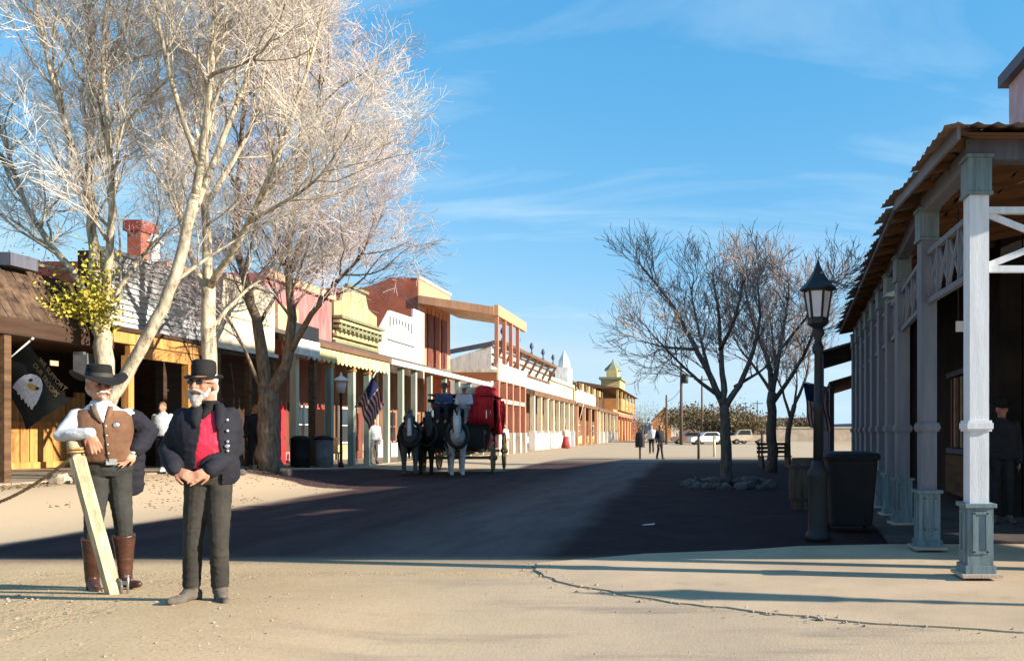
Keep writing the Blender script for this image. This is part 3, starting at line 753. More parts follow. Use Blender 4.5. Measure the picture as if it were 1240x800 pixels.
# L2: pale clapboard front over an orange timber porch
b2 = thing('clapboard_storefront', 'storefront with pale grey clapboard parapet above orange porch beams', 'building', (-15, 19.5, zs(19)))
y0, y1 = 17.62, 21.25
MB().span(-13.6, PX - .33, y0, y1, 3.72, 5.35).build('parapet', M['dark_wood'], b2)
for i in range(12):
    z = 3.74 + i * .135
    bb = MB(); bb.prism([(PX - .33, y0, z), (PX - .27, y0, z), (PX - .315, y0, z + .133), (PX - .33, y0, z + .133)], (0, y1 - y0, 0)); bb.build('clapboard', M['pale_board'], b2)
MB().span(PX - .36, PX - .24, y0, y1, 5.36, 5.44).build('cap_board', M['pale_board'], b2)
MB().span(PX - .38, PX - .05, y0, y1, 3.62, 3.72).build('fascia', M['dark_wood'], b2)
MB().span(PX - .26, PX - .10, y0 + .05, y1 - .05, 3.36, 3.61).build('beam', M['orange_wood'], b2)
MB().span(PX - .24, PX - .12, y0 + .6, y1 - .5, 3.08, 3.34).build('beam', M['orange_wood'], b2)
for yy in (18.22, 20.35): simple_post(PX - .18, yy, 3.1 - zs(yy), .17, M['orange_wood'], b2)
for yy in (18.22, 20.35):
    MB().bar((PX - .17, yy + .35, 3.06), (PX - .17, yy + .05, 2.6), .07, .09).build('brace', M['orange_wood'], b2)
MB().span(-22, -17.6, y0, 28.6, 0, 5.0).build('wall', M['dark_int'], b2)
MB().span(-17.6, PX - .3, y0, y1, 3.5, 3.6).build('porch_ceiling', M['dark_wood'], b2)
door(b2, -17.56, 26.0, zs(24), 1.0, 2.1, M['door_red'])
for a_, b_ in (((PX - .3, 17.9, 5.0), .20), ((PX - .2, 19.95, 4.85), .22)):
    wr = MB(); c = Vector(a_)
    wr.tube([c + Vector((0, math.cos(t) * b_ * .7, math.sin(t) * b_ * .7)) for t in np.linspace(0, 6.283, 15)], .04, 5, False); wr.build('round_ornament', M['white_paint'], b2, True)

# L3: cream false front
b3 = thing('cream_storefront', 'cream plastered false front between the clapboard parapet and the dark tree', 'building', (-14, 22.6, zs(22)))
y0, y1 = 21.35, 24.4
MB().span(-13.4, PX - .1, y0, y1, 3.72, 5.55).build('parapet', M['cream'], b3)
MB().span(-13.5, PX - .02, y0 - .04, y1 + .04, 5.56, 5.68).build('cornice', M['cream'], b3)
MB().span(-13.3, PX - .06, y0 + .2, y1 - .2, 4.55, 4.62).build('moulding', M['cream_post'], b3)
MB().span(-13.3, PX + .02, y0, y1, 3.62, 3.72).build('fascia', M['white_paint'], b3)
MB().span(-17.6, PX - .06, y0, y1, 3.5, 3.6).build('porch_ceiling', M['dark_wood'], b3)
for yy in (21.5, 23.0, 24.3): simple_post(PX - .12, yy, 3.5 - zs(yy), .14, M['brown_wood'], b3)
rail = MB(); rail.span(PX - .16, PX - .1, 21.6, 24.2, 1.2, 1.28); rail.build('rail', M['brown_wood'], b3)
for i in range(9):
    MB().span(PX - .15, PX - .11, 21.75 + i * .28, 21.80 + i * .28, .45, 1.2).build('baluster', M['brown_wood'], b3)
# a brick front set back behind it
b3b = thing('brick_storefront', 'salmon brick upper wall behind the pale trees beside the cream front', 'building', (-18, 27, 0))
MB().span(-21, -16.4, 24.6, 30.4, 4.4, 6.6).build('wall', M['brick_red'], b3b)
MB().span(-21, -16.6, 24.6, 30.4, 0, 4.4).build('lower_wall', M['dark_wood'], b3b)
MB().span(-16.39, -16.25, 24.6, 30.4, 6.3, 6.62).build('cornice', M['red_tan'], b3b)
for yy in (25.6, 27.6, 29.4): window(b3b, -16.38, yy, 5.2, .8, 1.3, M['cream_post'])

# L4/L5: pink wall, olive corniced false front, shared porch with yellow valance
b4 = thing('pink_storefront', 'pink plastered storefront between the dark tree and the olive false front', 'building', (-17, 33, 0))
MB().span(-22, -16.5, 30.6, 36.2, 0, 7.45).build('wall', M['pink'], b4)
MB().span(-16.5, -16.3, 30.6, 36.2, 7.3, 7.6).build('cornice', M['red_tan'], b4)
MB().span(-16.49, -16.40, 31.4, 33.0, 5.0, 6.4).build('sign_panel', M['olive'], b4)
for yy in (31.5, 34.8): door(b4, -16.46, yy, .15, 1.1, 2.3, M['bright_red'])
window(b4, -16.46, 33.2, 1.7, 1.5, 1.5, M['white_paint'])
b5 = thing('olive_storefront', 'olive false front with heavy stepped cornice above the yellow valance porch', 'building', (-17, 39, 0))
MB().span(-22, -16.5, 36.35, 41.3, 0, 6.4).build('wall', M['olive'], b5)
MB().prism([(-16.6, 36.4, 6.4), (-16.6, 41.25, 6.4), (-16.6, 41.25, 7.3), (-16.6, 40.2, 7.5), (-16.6, 39.8, 8.25), (-16.6, 37.6, 8.25), (-16.6, 37.2, 7.5), (-16.6, 36.4, 7.3)], (.12, 0, 0)).build('false_front', M['olive'], b5)
for i, (z, d, m_) in enumerate(((6.55, .42, 'olive_trim'), (6.35, .34, 'olive'), (6.12, .28, 'olive_trim'), (5.75, .18, 'olive'), (5.45, .12, 'olive_trim'), (8.2, .16, 'olive_trim'))):
    a, c = (36.3, 41.3) if z < 8 else (37.5, 39.9)
    MB().span(-16.48, -16.48 + d, a, c, z, z + .13).build('cornice_moulding', M[m_], b5)
for i in range(11): MB().span(-16.47, -16.2, 36.5 + i * .46, 36.64 + i * .46, 6.0, 6.34).build('bracket', M['olive_trim'], b5)
for yy in (37.5, 40.2): window(b5, -16.46, yy, 1.7, 1.3, 1.6, M['white_paint'])
door(b5, -16.46, 38.9, .1, 1.0, 2.2, M['door_red'])

pz = 4.25
pr = thing('covered_porch', 'long covered porch with sage green posts and scalloped yellow valance', 'porch', (-14, 32, zs(32)))
def porch_roof(parent, ya, yb, ez, m, name='roof_board', step=1.2, fx=-16.5, ex=PX + .25, rise=1.15):
    y = ya
    while y < yb - .05:
        e = min(y + step - .02, yb)
        MB().prism([(ex, y, ez), (fx, y, ez + rise), (fx, y, ez + rise + .06), (ex, y, ez + .06)], (0, e - y, 0)).build(name, m, parent); y += step
porch_roof(pr, 24.6, 32.6, pz, M['tar_roof'])
porch_roof(pr, 32.6, 48.2, pz, M['tar_roof'])
MB().span(PX + .26, PX + .31, 24.6, 32.6, pz - .05, pz + .1).build('fascia', M['brown_trim'], pr)
MB().span(PX + .26, PX + .33, 32.65, 48.2, pz - .10, pz + .1).build('fascia', M['white_paint'], pr)
for i in range(23):     # scalloped valance, one drop per board
    y = 24.7 + i * .345
    MB().prism([(PX + .2, y, pz - .02), (PX + .2, y + .33, pz - .02), (PX + .2, y + .33, pz - .42), (PX + .2, y + .25, pz - .50), (PX + .2, y + .165, pz - .53), (PX + .2, y + .08, pz - .50), (PX + .2, y, pz - .42)], (.03, 0, 0)).build('valance_drop', M['yellow_val'] if y > 26.2 else M['white_paint'], pr)
sgb = thing('shop_sign', 'black and white lettered board above the porch behind the forked tree', 'sign', (-13, 25, 4.2))
MB().span(PX + .35, PX + .40, 24.5, 26.2, 4.32, 4.75).build('board', M['black_iron'], sgb)
MB().span(PX + .41, PX + .43, 24.5, 26.2, 3.78, 4.28).build('board', M['white_paint'], sgb)
for yy in (27.8, 29.6, 31.0): simple_post(PX, yy, 4.05 - zs(yy), .21, M['sage_post'], pr, cap=M['orange_wood'])
for yy in (32.9, 34.5, 36.1, 38.2, 40.4, 42.6, 44.8, 47.4): simple_post(PX, yy, 4.15 - zs(yy), .21, M['sage_post'], pr)
simple_post(PX, 25.4, 3.9 - zs(25), .2, M['cream_post'], pr); simple_post(PX, 26.6, 3.9 - zs(26), .2, M['brown_wood'], pr)
# L6 white front with balustraded parapet
b6 = thing('white_storefront', 'white false front with arched openwork panel next to the red hotel', 'building', (-17, 45, 0))
MB().span(-22, -16.5, 41.45, 48.45, 0, 5.6).build('wall', M['white_paint'], b6)
MB().prism([(-16.6, 41.5, 5.6), (-16.6, 48.4, 5.6), (-16.6, 48.4, 8.55), (-16.6, 46.6, 8.55), (-16.6, 46.6, 8.0), (-16.6, 43.0, 7.9), (-16.6, 41.5, 6.6)], (.12, 0, 0)).build('parapet', M['white_paint'], b6)
for i in range(8):
    MB().span(-16.48, -16.44, 42.9 + i * .46, 43.08 + i * .46, 7.05 + .3 * math.sin(i / 7 * math.pi), 7.6).build('openwork_slot', M['cloth_grey'], b6)
    MB().span(-16.48, -16.42, 42.85 + i * .46, 43.2 + i * .46, 6.75, 6.83).build('moulding', M['cream_post'], b6)
MB().span(-16.48, -16.40, 42.6, 46.6, 6.3, 6.36).build('moulding', M['cloth_grey'], b6)
for yy in (43.0, 46.6): window(b6, -16.46, yy, 1.7, 1.3, 1.6, M['red_post'])
door(b6, -16.46, 44.8, 0, 1.1, 2.3, M['bright_red'])

# L7 two-storey red hotel with balcony
b7 = thing('red_hotel', 'two storey red hotel with tall balcony on slender posts', 'building', (-17, 52, 0))
Y0, Y1 = 48.7, 54.9
MB().prism([(-17, Y0, 0), (-25, Y0, 0), (-25, Y0, 10.1), (-20.2, Y0, 10.15), (-18.6, Y0, 10.75), (-17, Y0, 10.75)], (0, Y1 - Y0, 0)).build('wall', M['brick_red'], b7)
MB().span(-16.99, -16.92, Y0, Y1, 5.3, 10.7).build('front', M['red_tan'], b7)
MB().span(-17.06, -16.85, Y0 - .05, Y1 + .05, 10.7, 10.88).build('cornice', M['cream'], b7)
MB().span(-16.92, -16.84, Y0, Y0 + .7, 5.3, 9.1).build('pilaster', M['red_tan'], b7)
for yy in (50.6, 51.9, 53.4):
    door(b7, -16.86, yy, 5.5, .95, 3.3, M['door_red'])
for i in range(7): MB().span(-16.92, -16.89, 49.5 + i * .77, 49.53 + i * .77, 5.4, 9.2).build('batten', M['red_post'], b7)
EX, PA, PB = -12.1, 48.7, 56.6
MB().prism([(-16.9, PA, 9.45), (EX - .25, PA, 8.75), (EX - .25, PA, 8.95), (-16.9, PA, 9.65)], (0, PB - PA, 0)).build('balcony_roof', M['cream'], b7)
MB().span(EX - .24, EX + .02, PA - .05, PB, 8.45, 9.1).build('fascia', M['red_tan'], b7)
MB().prism([(-16.9, PA - .12, 9.2), (EX - .25, PA - .12, 8.5), (EX - .25, PA - .12, 8.98), (-16.9, PA - .12, 9.68)], (0, .1, 0)).build('fascia', M['red_tan'], b7)
MB().span(-16.9, EX, PA - .1, PB, 5.0, 5.2).build('balcony_floor', M['red_tan'], b7)
MB().span(EX - .06, EX + .06, PA - .1, PB, 4.55, 5.6).build('balcony_apron', M['cream'], b7)
MB().span(-16.6, EX, PA - .14, PA - .11, 5.02, 5.22).build('fascia', M['cream'], b7)
for yy in (48.9, 50.8, 52.6, 54.6):
    MB().box((EX - .14, yy, 7.0), (.22, .22, 3.0)).build('post', M['red_post'], b7)
for yy in (48.9, 50.8, 52.6, 54.6, 56.3):
    o = MB().box((EX - .14, yy, 2.95), (.34, .34, 3.2)).build('post', M['red_post'], b7)
    MB().box((EX - .14, yy, .68), (.46, .46, 1.36)).build('post_base', M['cream'], o)
MB().span(EX - .3, EX + .0, PA + .1, PB - .1, 3.2, 3.45).build('beam', M['cream_post'], b7)
MB().span(-17, -16.9, Y0, Y1, 0, 4.9).build('front', M['brick_red'], b7)
for yy in (50.0, 53.5): door(b7, -16.85, yy, 0, 1.2, 2.4, M['door_red'])

# L8 cream building with bracketed cornice and finials
b8 = thing('cornice_hall', 'cream hall with bracketed cornice and small finials beyond the red hotel', 'building', (-16, 70, 0))
MB().prism([(-15.4, 60, 0), (-26, 60, 0), (-26, 60, 5.9), (-19.2, 60, 6.6), (-15.4, 60, 7.9)], (0, 23, 0)).build('wall', M['white_paint'], b8)
MB().prism([(-15.3, 59.9, 7.85), (-26, 59.9, 5.85), (-26, 59.9, 6.1), (-15.3, 59.9, 8.2)], (0, .25, 0)).build('roof_edge', M['slate_paint'], b8)
MB().span(-15.4, -14.5, 60, 83, 8.0, 8.25).build('cornice', M['brown_trim'], b8)
for i in range(8): MB().bar((-15.38, 60.6 + i * 3.1, 6.6), (-14.6, 60.6 + i * 3.1, 7.95), .22, .22).build('bracket', M['brown_trim'], b8)
MB().span(-15.4, -15.25, 60, 83, 6.4, 6.6).build('moulding', M['brown_trim'], b8)
MB().span(-15.4, -15.25, 60, 83, 7.2, 7.3).build('moulding', M['brown_trim'], b8)
for i in range(5): MB().lathe([(.12, 0), (.12, .25), (.06, .3), (.06, .5), (.2, .75), (.14, 1.0), (.03, 1.15)], 8, (-14.8, 61 + i * 5.3, 8.25)).build('finial', M['slate_paint'], b8, True)
# far porches row
def far_block(name, label, x, y0, y1, h, m, extra=None):
    b = thing(name, label, 'building', (x, (y0 + y1) / 2, 0))
    MB().span(x - 8, x, y0, y1, 0, h).build('wall', M[m], b)
    MB().span(x - .1, x + .25, y0, y1, h - .35, h).build('cornice', M[extra or m], b)
    for i in range(max(2, int((y1 - y0) / 7))):
        yy = y0 + (i + .5) * (y1 - y0) / max(2, int((y1 - y0) / 7))
        if i % 2: door(b, x + .03, yy, 0, 1.3, 2.4, M['door_red'])
        else: window(b, x + .03, yy, 1.6, 1.6, 1.6, M['white_paint'])
    return b
def far_porch(name, label, y0, y1, n, eh, pm, half=None, roof='grey_metal_roof', depth=2.9):
    b = thing(name, label, 'porch', (PX, (y0 + y1) / 2, 0))
    MB().prism([(PX + .2, y0, eh), (-15.38, y0, eh + .75), (-15.38, y0, eh + .85), (PX + .2, y0, eh + .12)], (0, y1 - y0, 0)).build('porch_roof', M[roof], b)
    MB().span(PX + .2, PX + .26, y0, y1, eh - .3, eh + .1).build('fascia', M['brown_trim'] if pm != 'red_post' else M['red_post'], b)
    for i in range(n):
        yy = y0 + .5 + (y1 - y0 - 1) * i / (n - 1)
        o = MB().box((PX, yy, eh / 2), (.34, .34, eh)).build('post', M[pm], b)
        if half: MB().box((PX, yy, .75), (.5, .5, 1.5)).build('post_base', M[half], o)
    return b
b9 = far_block('cream_row', 'long cream plastered wall with tall white pinnacle above far porch', -15.4, 83.2, 99, 7.2, 'cream')
MB().span(-16.6, -15.1, 93.5, 96.5, 7.2, 9.0).build('pinnacle', M['white_paint'], b9); MB().lathe([(.75, 0), (.7, .8), (.3, 1.6), (.1, 2.0)], 6, (-15.8, 95, 9.0)).build('pinnacle_cap', M['white_paint'], b9)
far_porch('porch', 'far porch with cream posts on white bases beyond the red hotel', 61.5, 82, 8, 4.55, 'cream_post', 'white_paint')
far_porch('porch', 'dim far porch with pinkish posts where the pale flag hangs', 84, 101, 4, 4.5, 'red_tan', None)
far_porch('porch', 'far porch with cream posts beyond the pale flag', 102, 126, 6, 4.4, 'cream_post', 'white_paint')
far_porch('porch', 'farthest porch with red posts near the orange gable', 127, 178, 10, 4.3, 'red_post', None, 'tar_roof')
for i in range(6):
    pl = thing('porch_planter', 'low white box between cream posts of the far porch', 'planter', (-12.9, 64 + i * 2.8, 0), 0, 'white boxes along the far porch')
    MB().span(-13.1, -12.7, 63.6 + i * 2.8, 65.0 + i * 2.8, 0, 1.25).build('box', M['white_paint'], pl); MB().span(-13.14, -12.66, 63.56 + i * 2.8, 65.04 + i * 2.8, 1.25, 1.32).build('rim', M['cream_post'], pl)
b10 = far_block('striped_storefront', 'yellow and brown striped storefront with white sign wall', -15.4, 100, 128, 7.6, 'yellow_paint', 'brown_trim')
MB().span(-15.38, -15.3, 101, 120, 4.9, 7.0).build('sign_wall', M['white_paint'], b10)
for i in range(9): MB().span(-15.1, -14.85, 100.6 + i * 3.0, 101.7 + i * 3.0, 6.8, 7.7).build('stripe', M['yellow_paint' if i % 2 else 'brown_trim'], b10)
for i in range(4): MB().span(-15.38, -15.25, 121 + i * 2, 121.7 + i * 2, 4.9, 7.2).build('pilaster', M['brown_trim'], b10)
MB().prism([(-15.6, 100, 7.6), (-23, 100, 7.6), (-19.5, 100, 9.6)], (0, 20, 0)).build('roof', M['tar_roof'], b10)
b11 = thing('cupola_building', 'brown balconied building topped by a small green and yellow cupola', 'building', (-15, 140, 0))
MB().span(-24, -13.6, 129, 168, 0, 5.2).build('wall', M['adobe_orange'], b11)
MB().span(-24, -15.8, 129, 168, 5.2, 8.6).build('upper_wall', M['dark_wood'], b11)
MB().span(-15.8, -13.0, 136, 168, 5.2, 7.2).build('balcony_front', M['adobe_orange'], b11)
MB().prism([(-12.4, 128, 8.5), (-19, 128, 9.6), (-25, 128, 8.5)], (0, 41, 0)).build('roof', M['brown_trim'], b11)
for i in range(6): MB().box((-13.0, 130 + i * 7, 6.8), (.35, .35, 3.4)).build('post', M['yellow_paint'], b11)
MB().span(-16.4, -13.2, 136, 145, 9.0, 10.4).build('cupola_base', M['yellow_paint'], b11)
MB().span(-16.7, -12.9, 135.6, 145.4, 10.4, 10.8).build('cupola_cornice', M['green_copper'], b11)
MB().span(-15.7, -13.9, 138, 143, 10.8, 12.2).build('cupola', M['yellow_paint'], b11)
MB().lathe([(1.6, 0), (1.5, .3), (.9, .9), (.2, 1.6), (.1, 2.0)], 8, (-14.8, 140.5, 12.2)).build('cupola_roof', M['green_copper'], b11)
b12 = thing('gable_house', 'orange gabled house with a white side wall at the end of the street', 'building', (-8, 160, 0))
MB().prism([(-9.6, 170, 0), (-5.6, 170, 0), (-5.6, 170, 4.4), (-7.0, 170, 6.4), (-9.6, 170, 3.9)], (0, 12, 0)).build('wall', M['adobe_orange'], b12)
MB().span(-5.6, -3.9, 170.2, 182, 0, 4.3).build('side_wing', M['white_paint'], b12)
MB().prism([(-9.9, 169.6, 3.7), (-7.0, 169.6, 6.5), (-3.6, 169.6, 4.1), (-3.6, 169.6, 4.35), (-7.0, 169.6, 6.8), (-9.9, 169.6, 3.95)], (0, 13, 0)).build('roof', M['brown_trim'], b12)
window(b12, -7.6, 169.9, 2, .1, 1.4, M['white_paint'])

for b_, x_, ya, yb, zt in ((b5, -16.5, 36.4, 41.25, 4.6), (b6, -16.5, 41.5, 48.4, 4.6), (b8, -15.4, 60.05, 83, 4.9), (b9, -15.4, 83.2, 99, 4.8), (b10, -15.4, 100, 120, 4.7)):
    MB().span(x_, x_ + .012, ya, yb, 1.0, zt).build('porch_shade_panel', M['brown_trim'], b_)  # thin dark sheets standing in for the shade behind the porch posts
MB().span(-16.5, -16.488, 30.7, 36.1, .6, 4.4).build('porch_shade_panel', M['door_red'], b4)  # dark sheet painting the porch shade onto the pink front
# red chimney and white flue seen through the trees
ch = thing('brick_chimney', 'red brick chimney seen through the pale branches', 'chimney', (-20.4, 30, 5))
MB().span(-20.95, -20.45, 29.5, 30.2, 5, 8.8).build('stack', M['brick_red'], ch); MB().span(-21.05, -20.35, 29.4, 30.3, 8.75, 9.15).build('cap', M['chimney_red'], ch)
fl = thing('roof_flue', 'white vent pipe on the roof below the red chimney', 'vent', (-19.6, 29, 5)); MB().tube([(-19.6, 29, 4.9), (-19.6, 29, 8.2)], .16, 8).build('pipe', M['white_paint'], fl, True); MB().lathe([(.28, 0), (.1, .3)], 8, (-19.6, 29, 8.2)).build('cowl', M['white_paint'], fl)

# ------------------------------------------------------------------ trees
M['tree_bark4'] = mat('brown_bark', (0.20, 0.155, 0.115), 0.95, 0.3, 5, 0.5, (3, 3, 0.8))
def U(px, py, Y): return Vector(((px - CX) / FPX * Y, Y, EYE - (py - CY) / FPX * Y))
class Tree:
    def __init__(s, seed): s.r = random.Random(seed); s.big = MB(); s.tw = {}
    def curve(s, pts, n):
        """Catmull-Rom through pts"""
        out = []
        P = [pts[0] * 2 - pts[1]] + pts + [pts[-1] * 2 - pts[-2]]
        for i in range(1, len(P) - 2):
            for k in range(n):
                t = k / n; a, b, c, d = P[i - 1], P[i], P[i + 1], P[i + 2]
                out.append(.5 * ((2 * b) + (c - a) * t + (2 * a - 5 * b + 4 * c - d) * t * t + (3 * b - a - 3 * c + d) * t ** 3))
        return out + [pts[-1]]
    def limb(s, pts, r0, r1, n=10):
        c = s.curve([Vector(p) for p in pts], 4)
        for i in range(1, len(c) - 1): c[i] = c[i] + Vector((s.r.gauss(0, 1), s.r.gauss(0, 1), 0)) * r0 * .10
        k = len(c) - 1
        rad = [r0 + (r1 - r0) * (i / k) ** .85 for i in range(k + 1)]
        s.big.tube(c, rad, n)
        return c, rad
    def grow(s, c, rad, level, maxl, spec, up, t0=.2):
        """spec[level] = (children per metre, length, angle, points)"""
        dens, L, ang, npt = spec[level]
        tot = sum((c[i + 1] - c[i]).length for i in range(len(c) - 1))
        n = max(1, int(dens * tot * (1 - t0) + s.r.random()))
        for k in range(n):
            t = t0 + (1 - t0) * ((k + s.r.random()) / n)
            f = t * (len(c) - 1); i = min(int(f), len(c) - 2); p = c[i].lerp(c[i + 1], f - i)
            d = (c[i + 1] - c[i]).normalized()
            a = Vector((s.r.gauss(0, 1), s.r.gauss(0, 1), s.r.gauss(0, 1))); a = (a - d * a.dot(d)).normalized()
            an = ang * s.r.uniform(.65, 1.3)
            dd = (d * math.cos(an) + a * math.sin(an)).normalized()
            ln = L * s.r.uniform(.55, 1.2) * (1.15 - .55 * t)
            pr = rad[min(i, len(rad) - 1)]
            r0 = max(min(pr * .55, ln * .016 + .003), spec['rmin']); r1 = max(r0 * .3, spec['rmin'] * .8)
            q = [p]; cd = dd
            for j in range(npt - 1):
                cd = (cd + Vector((s.r.gauss(0, .16), s.r.gauss(0, .16), s.r.gauss(0, .13) + up))).normalized()
                q.append(q[-1] + cd * (ln / (npt - 1)))
            rr = [r0 + (r1 - r0) * j / (npt - 1) for j in range(npt)]
            if level == 1: s.big.tube(q, rr, 6)
            else: s.tw.setdefault(npt, []).append((q, rr))
            if level < maxl: s.grow(q, rr, level + 1, maxl, spec, up, .12)
    def twig_mesh(s, name, m, sides=3):
        V, F = [], []; base = 0
        for npt, lst in s.tw.items():
            P = np.array([[tuple(p) for p in q] for q, _ in lst]); Rr = np.array([r for _, r in lst])
            d = P[:, -1] - P[:, 0]; d /= np.linalg.norm(d, axis=1)[:, None] + 1e-9
            h = np.where(np.abs(d[:, 2:3]) < .8, np.array([[0, 0, 1.]]), np.array([[1., 0, 0]]))
            a = np.cross(d, h); a /= np.linalg.norm(a, axis=1)[:, None]; b = np.cross(d, a)
            ang = np.arange(sides) * 2 * np.pi / sides
            off = a[:, None, None, :] * np.cos(ang)[None, None, :, None] + b[:, None, None, :] * np.sin(ang)[None, None, :, None]
            X = P[:, :, None, :] + off * Rr[:, :, None, None]
            N = len(lst)
            idx = np.arange(N * npt * sides).reshape(N, npt, sides) + base
            i2 = np.roll(idx, -1, axis=2)
            q = np.stack([idx[:, :-1], i2[:, :-1], i2[:, 1:], idx[:, 1:]], -1).reshape(-1, 4)
            V.append(X.reshape(-1, 3)); F.append(q); base += N * npt * sides
        V = np.concatenate(V); F = np.concatenate(F)
        me = bpy.data.meshes.new(name)
        me.vertices.add(len(V)); me.vertices.foreach_set('co', V.ravel())
        me.loops.add(len(F) * 4); me.loops.foreach_set('vertex_index', F.ravel().astype(np.int32))
        me.polygons.add(len(F)); me.polygons.foreach_set('loop_start', np.arange(0, len(F) * 4, 4, dtype=np.int32)); me.polygons.foreach_set('loop_total', np.full(len(F), 4, dtype=np.int32))
        me.materials.append(m); me.update(calc_edges=True); me.validate()
        return me
def tree(name, label, root, limbs, seed, bark, twig, spec, up=.10, maxl=4, group=None, t0=.25):
    T = Tree(seed)
    for pts, r0, r1 in limbs:
        c, rad = T.limb(pts, r0, r1)
        if r0 < .6 and len(pts) > 1: T.grow(c, rad, 1, maxl, spec, up, t0 if r1 < .07 else 2)
    o = thing(name, label, 'tree', root, 0, group)
    rt = Vector(root)
    T.big.v = [(x - rt.x, y - rt.y, z - rt.z) for x, y, z in T.big.v]
    link(T.big.mesh('trunk', bark, True), 'trunk', o)
    me = T.twig_mesh('crown', twig); c = np.empty(len(me.vertices) * 3); me.vertices.foreach_get('co', c)
    c = c.reshape(-1, 3) - np.array(root); me.vertices.foreach_set('co', c.ravel()); me.update()
    link(me, 'crown', o)
    return o
SPEC = {1: (3.0, 2.7, .52, 7), 2: (3.9, 1.45, .60, 5), 3: (6.4, .80, .62, 4), 4: (7.0, .42, .62, 3), 'rmin': .0042}
def UL(lst, Y, dy=0): return [U(a, b, Y + (d[0] if d else 0)) for a, b, *d in lst]
Y = 17.0
tree('cottonwood_tree', 'pale bare cottonwood with yellow leaf clump, rising behind the man in the brown vest', (U(128, 575, Y).x, Y, gz(-12.5, 17) - .02), [
    (UL([(128, 580), (127, 500), (124, 420), (122, 385)], Y), 0.189, 0.160),
    (UL([(122, 392), (113, 300), (108, 200), (112, 90), (110, -40), (118, -190)], Y), 0.119, 0.020),
    (UL([(122, 392), (132, 310, -.3), (134, 200, -.5), (124, 60, -.8), (140, -80, -1.2)], Y), 0.098, 0.016),
    (UL([(120, 400), (95, 340, .5), (40, 265, 1.2), (15, 200, 1.6), (-20, 90, 2), (-50, -40, 2)], Y), 0.091, 0.016),
    (UL([(128, 385), (150, 340, .6), (180, 300, 1.2), (205, 280, 1.6)], Y), 0.070, 0.012),
    (UL([(110, 250), (70, 120, -1.0), (40, -20, -1.6), (30, -130, -2)], Y), 0.063, 0.012),
    (UL([(112, 150), (150, 30, .8), (175, -90, 1.2)], Y), 0.056, 0.012),
    (UL([(95, 330), (30, 320, -.6), (-40, 330, -1)], Y), 0.049, 0.010)], 11, M['pale_bark'], M['pale_twig'], SPEC, .09)
Y = 16.2
tree('cottonwood_tree', 'slanting pale cottonwood trunk leaning right behind the man in the brown vest', (U(112, 578, Y).x, Y, gz(-12.3, 16) - .02), [
    (UL([(112, 584), (128, 505), (150, 455), (190, 385), (216, 318), (236, 236)], Y), 0.133, 0.096),
    (UL([(236, 240), (250, 150), (258, 60), (262, -40), (270, -170)], Y), 0.084, 0.016),
    (UL([(226, 280), (285, 130, .8), (330, 20, 1.2), (370, -90, 1.6)], Y), 0.070, 0.016),
    (UL([(240, 200), (205, 90, -.8), (185, -30, -1.2), (180, -130, -1.2)], Y), 0.056, 0.012),
    (UL([(205, 345), (270, 300, .8), (330, 265, 1.4)], Y), 0.042, 0.010),
    (UL([(258, 90), (320, 60, -.6), (360, -30, -1)], Y), 0.042, 0.010)], 12, M['pale_bark'], M['pale_twig'], SPEC, .09)
Y = 18.6
tree('cottonwood_tree', 'straight pale cottonwood trunk directly behind the man in the red waistcoat', (U(254, 575, Y).x, Y, gz(-11.3, 18.6) - .02), [
    (UL([(254, 580), (253, 430), (252, 340)], Y), 0.168, 0.144),
    (UL([(252, 345), (248, 240), (250, 120), (262, 0), (262, -150)], Y), 0.112, 0.016),
    (UL([(251, 360), (225, 290, .6), (200, 180, 1.2), (190, 60, 1.6), (180, -60, 2)], Y), 0.077, 0.012),
    (UL([(253, 350), (300, 270, -.8), (350, 150, -1.4), (385, 40, -1.6), (400, -50, -1.8)], Y), 0.084, 0.012),
    (UL([(253, 400), (300, 350, .6), (350, 320, 1), (400, 300, 1.4)], Y), 0.049, 0.010),
    (UL([(249, 250), (310, 140, .8), (340, 20, 1.2)], Y), 0.063, 0.012),
    (UL([(300, 270, -.8), (380, 220, -1.6), (430, 150, -2)], Y), 0.049, 0.010)], 13, M['pale_bark'], M['pale_twig'], SPEC, .09)
Y = 21.0
SPEC4 = {1: (3.1, 2.4, .60, 7), 2: (3.8, 1.4, .64, 5), 3: (6.2, .80, .66, 4), 4: (7.0, .42, .66, 3), 'rmin': .0050}
tree('cottonwood_tree', 'forked cottonwood with shaded dark trunk and wide pale crown before the porches', (U(326, 572, Y).x, Y, gz(-11.2, 21) - .02), [
    (UL([(326, 578), (326, 520), (324, 470)], Y), 0.295, 0.240),
    (UL([(322, 480), (316, 420), (300, 350), (285, 290), (290, 200), (300, 90), (310, -30)], Y), 0.172, 0.016),
    (UL([(328, 475), (350, 430), (352, 370), (350, 300, .4), (362, 190, .8), (372, 70, 1.2), (380, -20, 1.4)], Y), 0.164, 0.016),
    (UL([(352, 425), (378, 380, -.6), (410, 340, -1), (440, 305, -1.4), (455, 260, -1.6)], Y), 0.090, 0.012),
    (UL([(352, 330), (385, 240, .5), (410, 180, 1), (425, 140, 1.4)], Y), 0.090, 0.012),
    (UL([(358, 230), (385, 130, -.6), (385, 50, -1), (370, -20, -1)], Y), 0.074, 0.012),
    (UL([(310, 400), (345, 345, 1), (400, 322, 1.6)], Y), 0.057, 0.010),
    (UL([(290, 260), (340, 150, 1.4), (365, 40, 2)], Y), 0.066, 0.010),
    (UL([(385, 270), (420, 235, 1.6), (440, 200, 2.2)], Y), 0.057, 0.010),
    (UL([(316, 470), (290, 410, -.8), (270, 375, -1.4)], Y), 0.049, 0.016)], 14, M['tree_bark4'], M['lilac_twig'], SPEC4, .06)
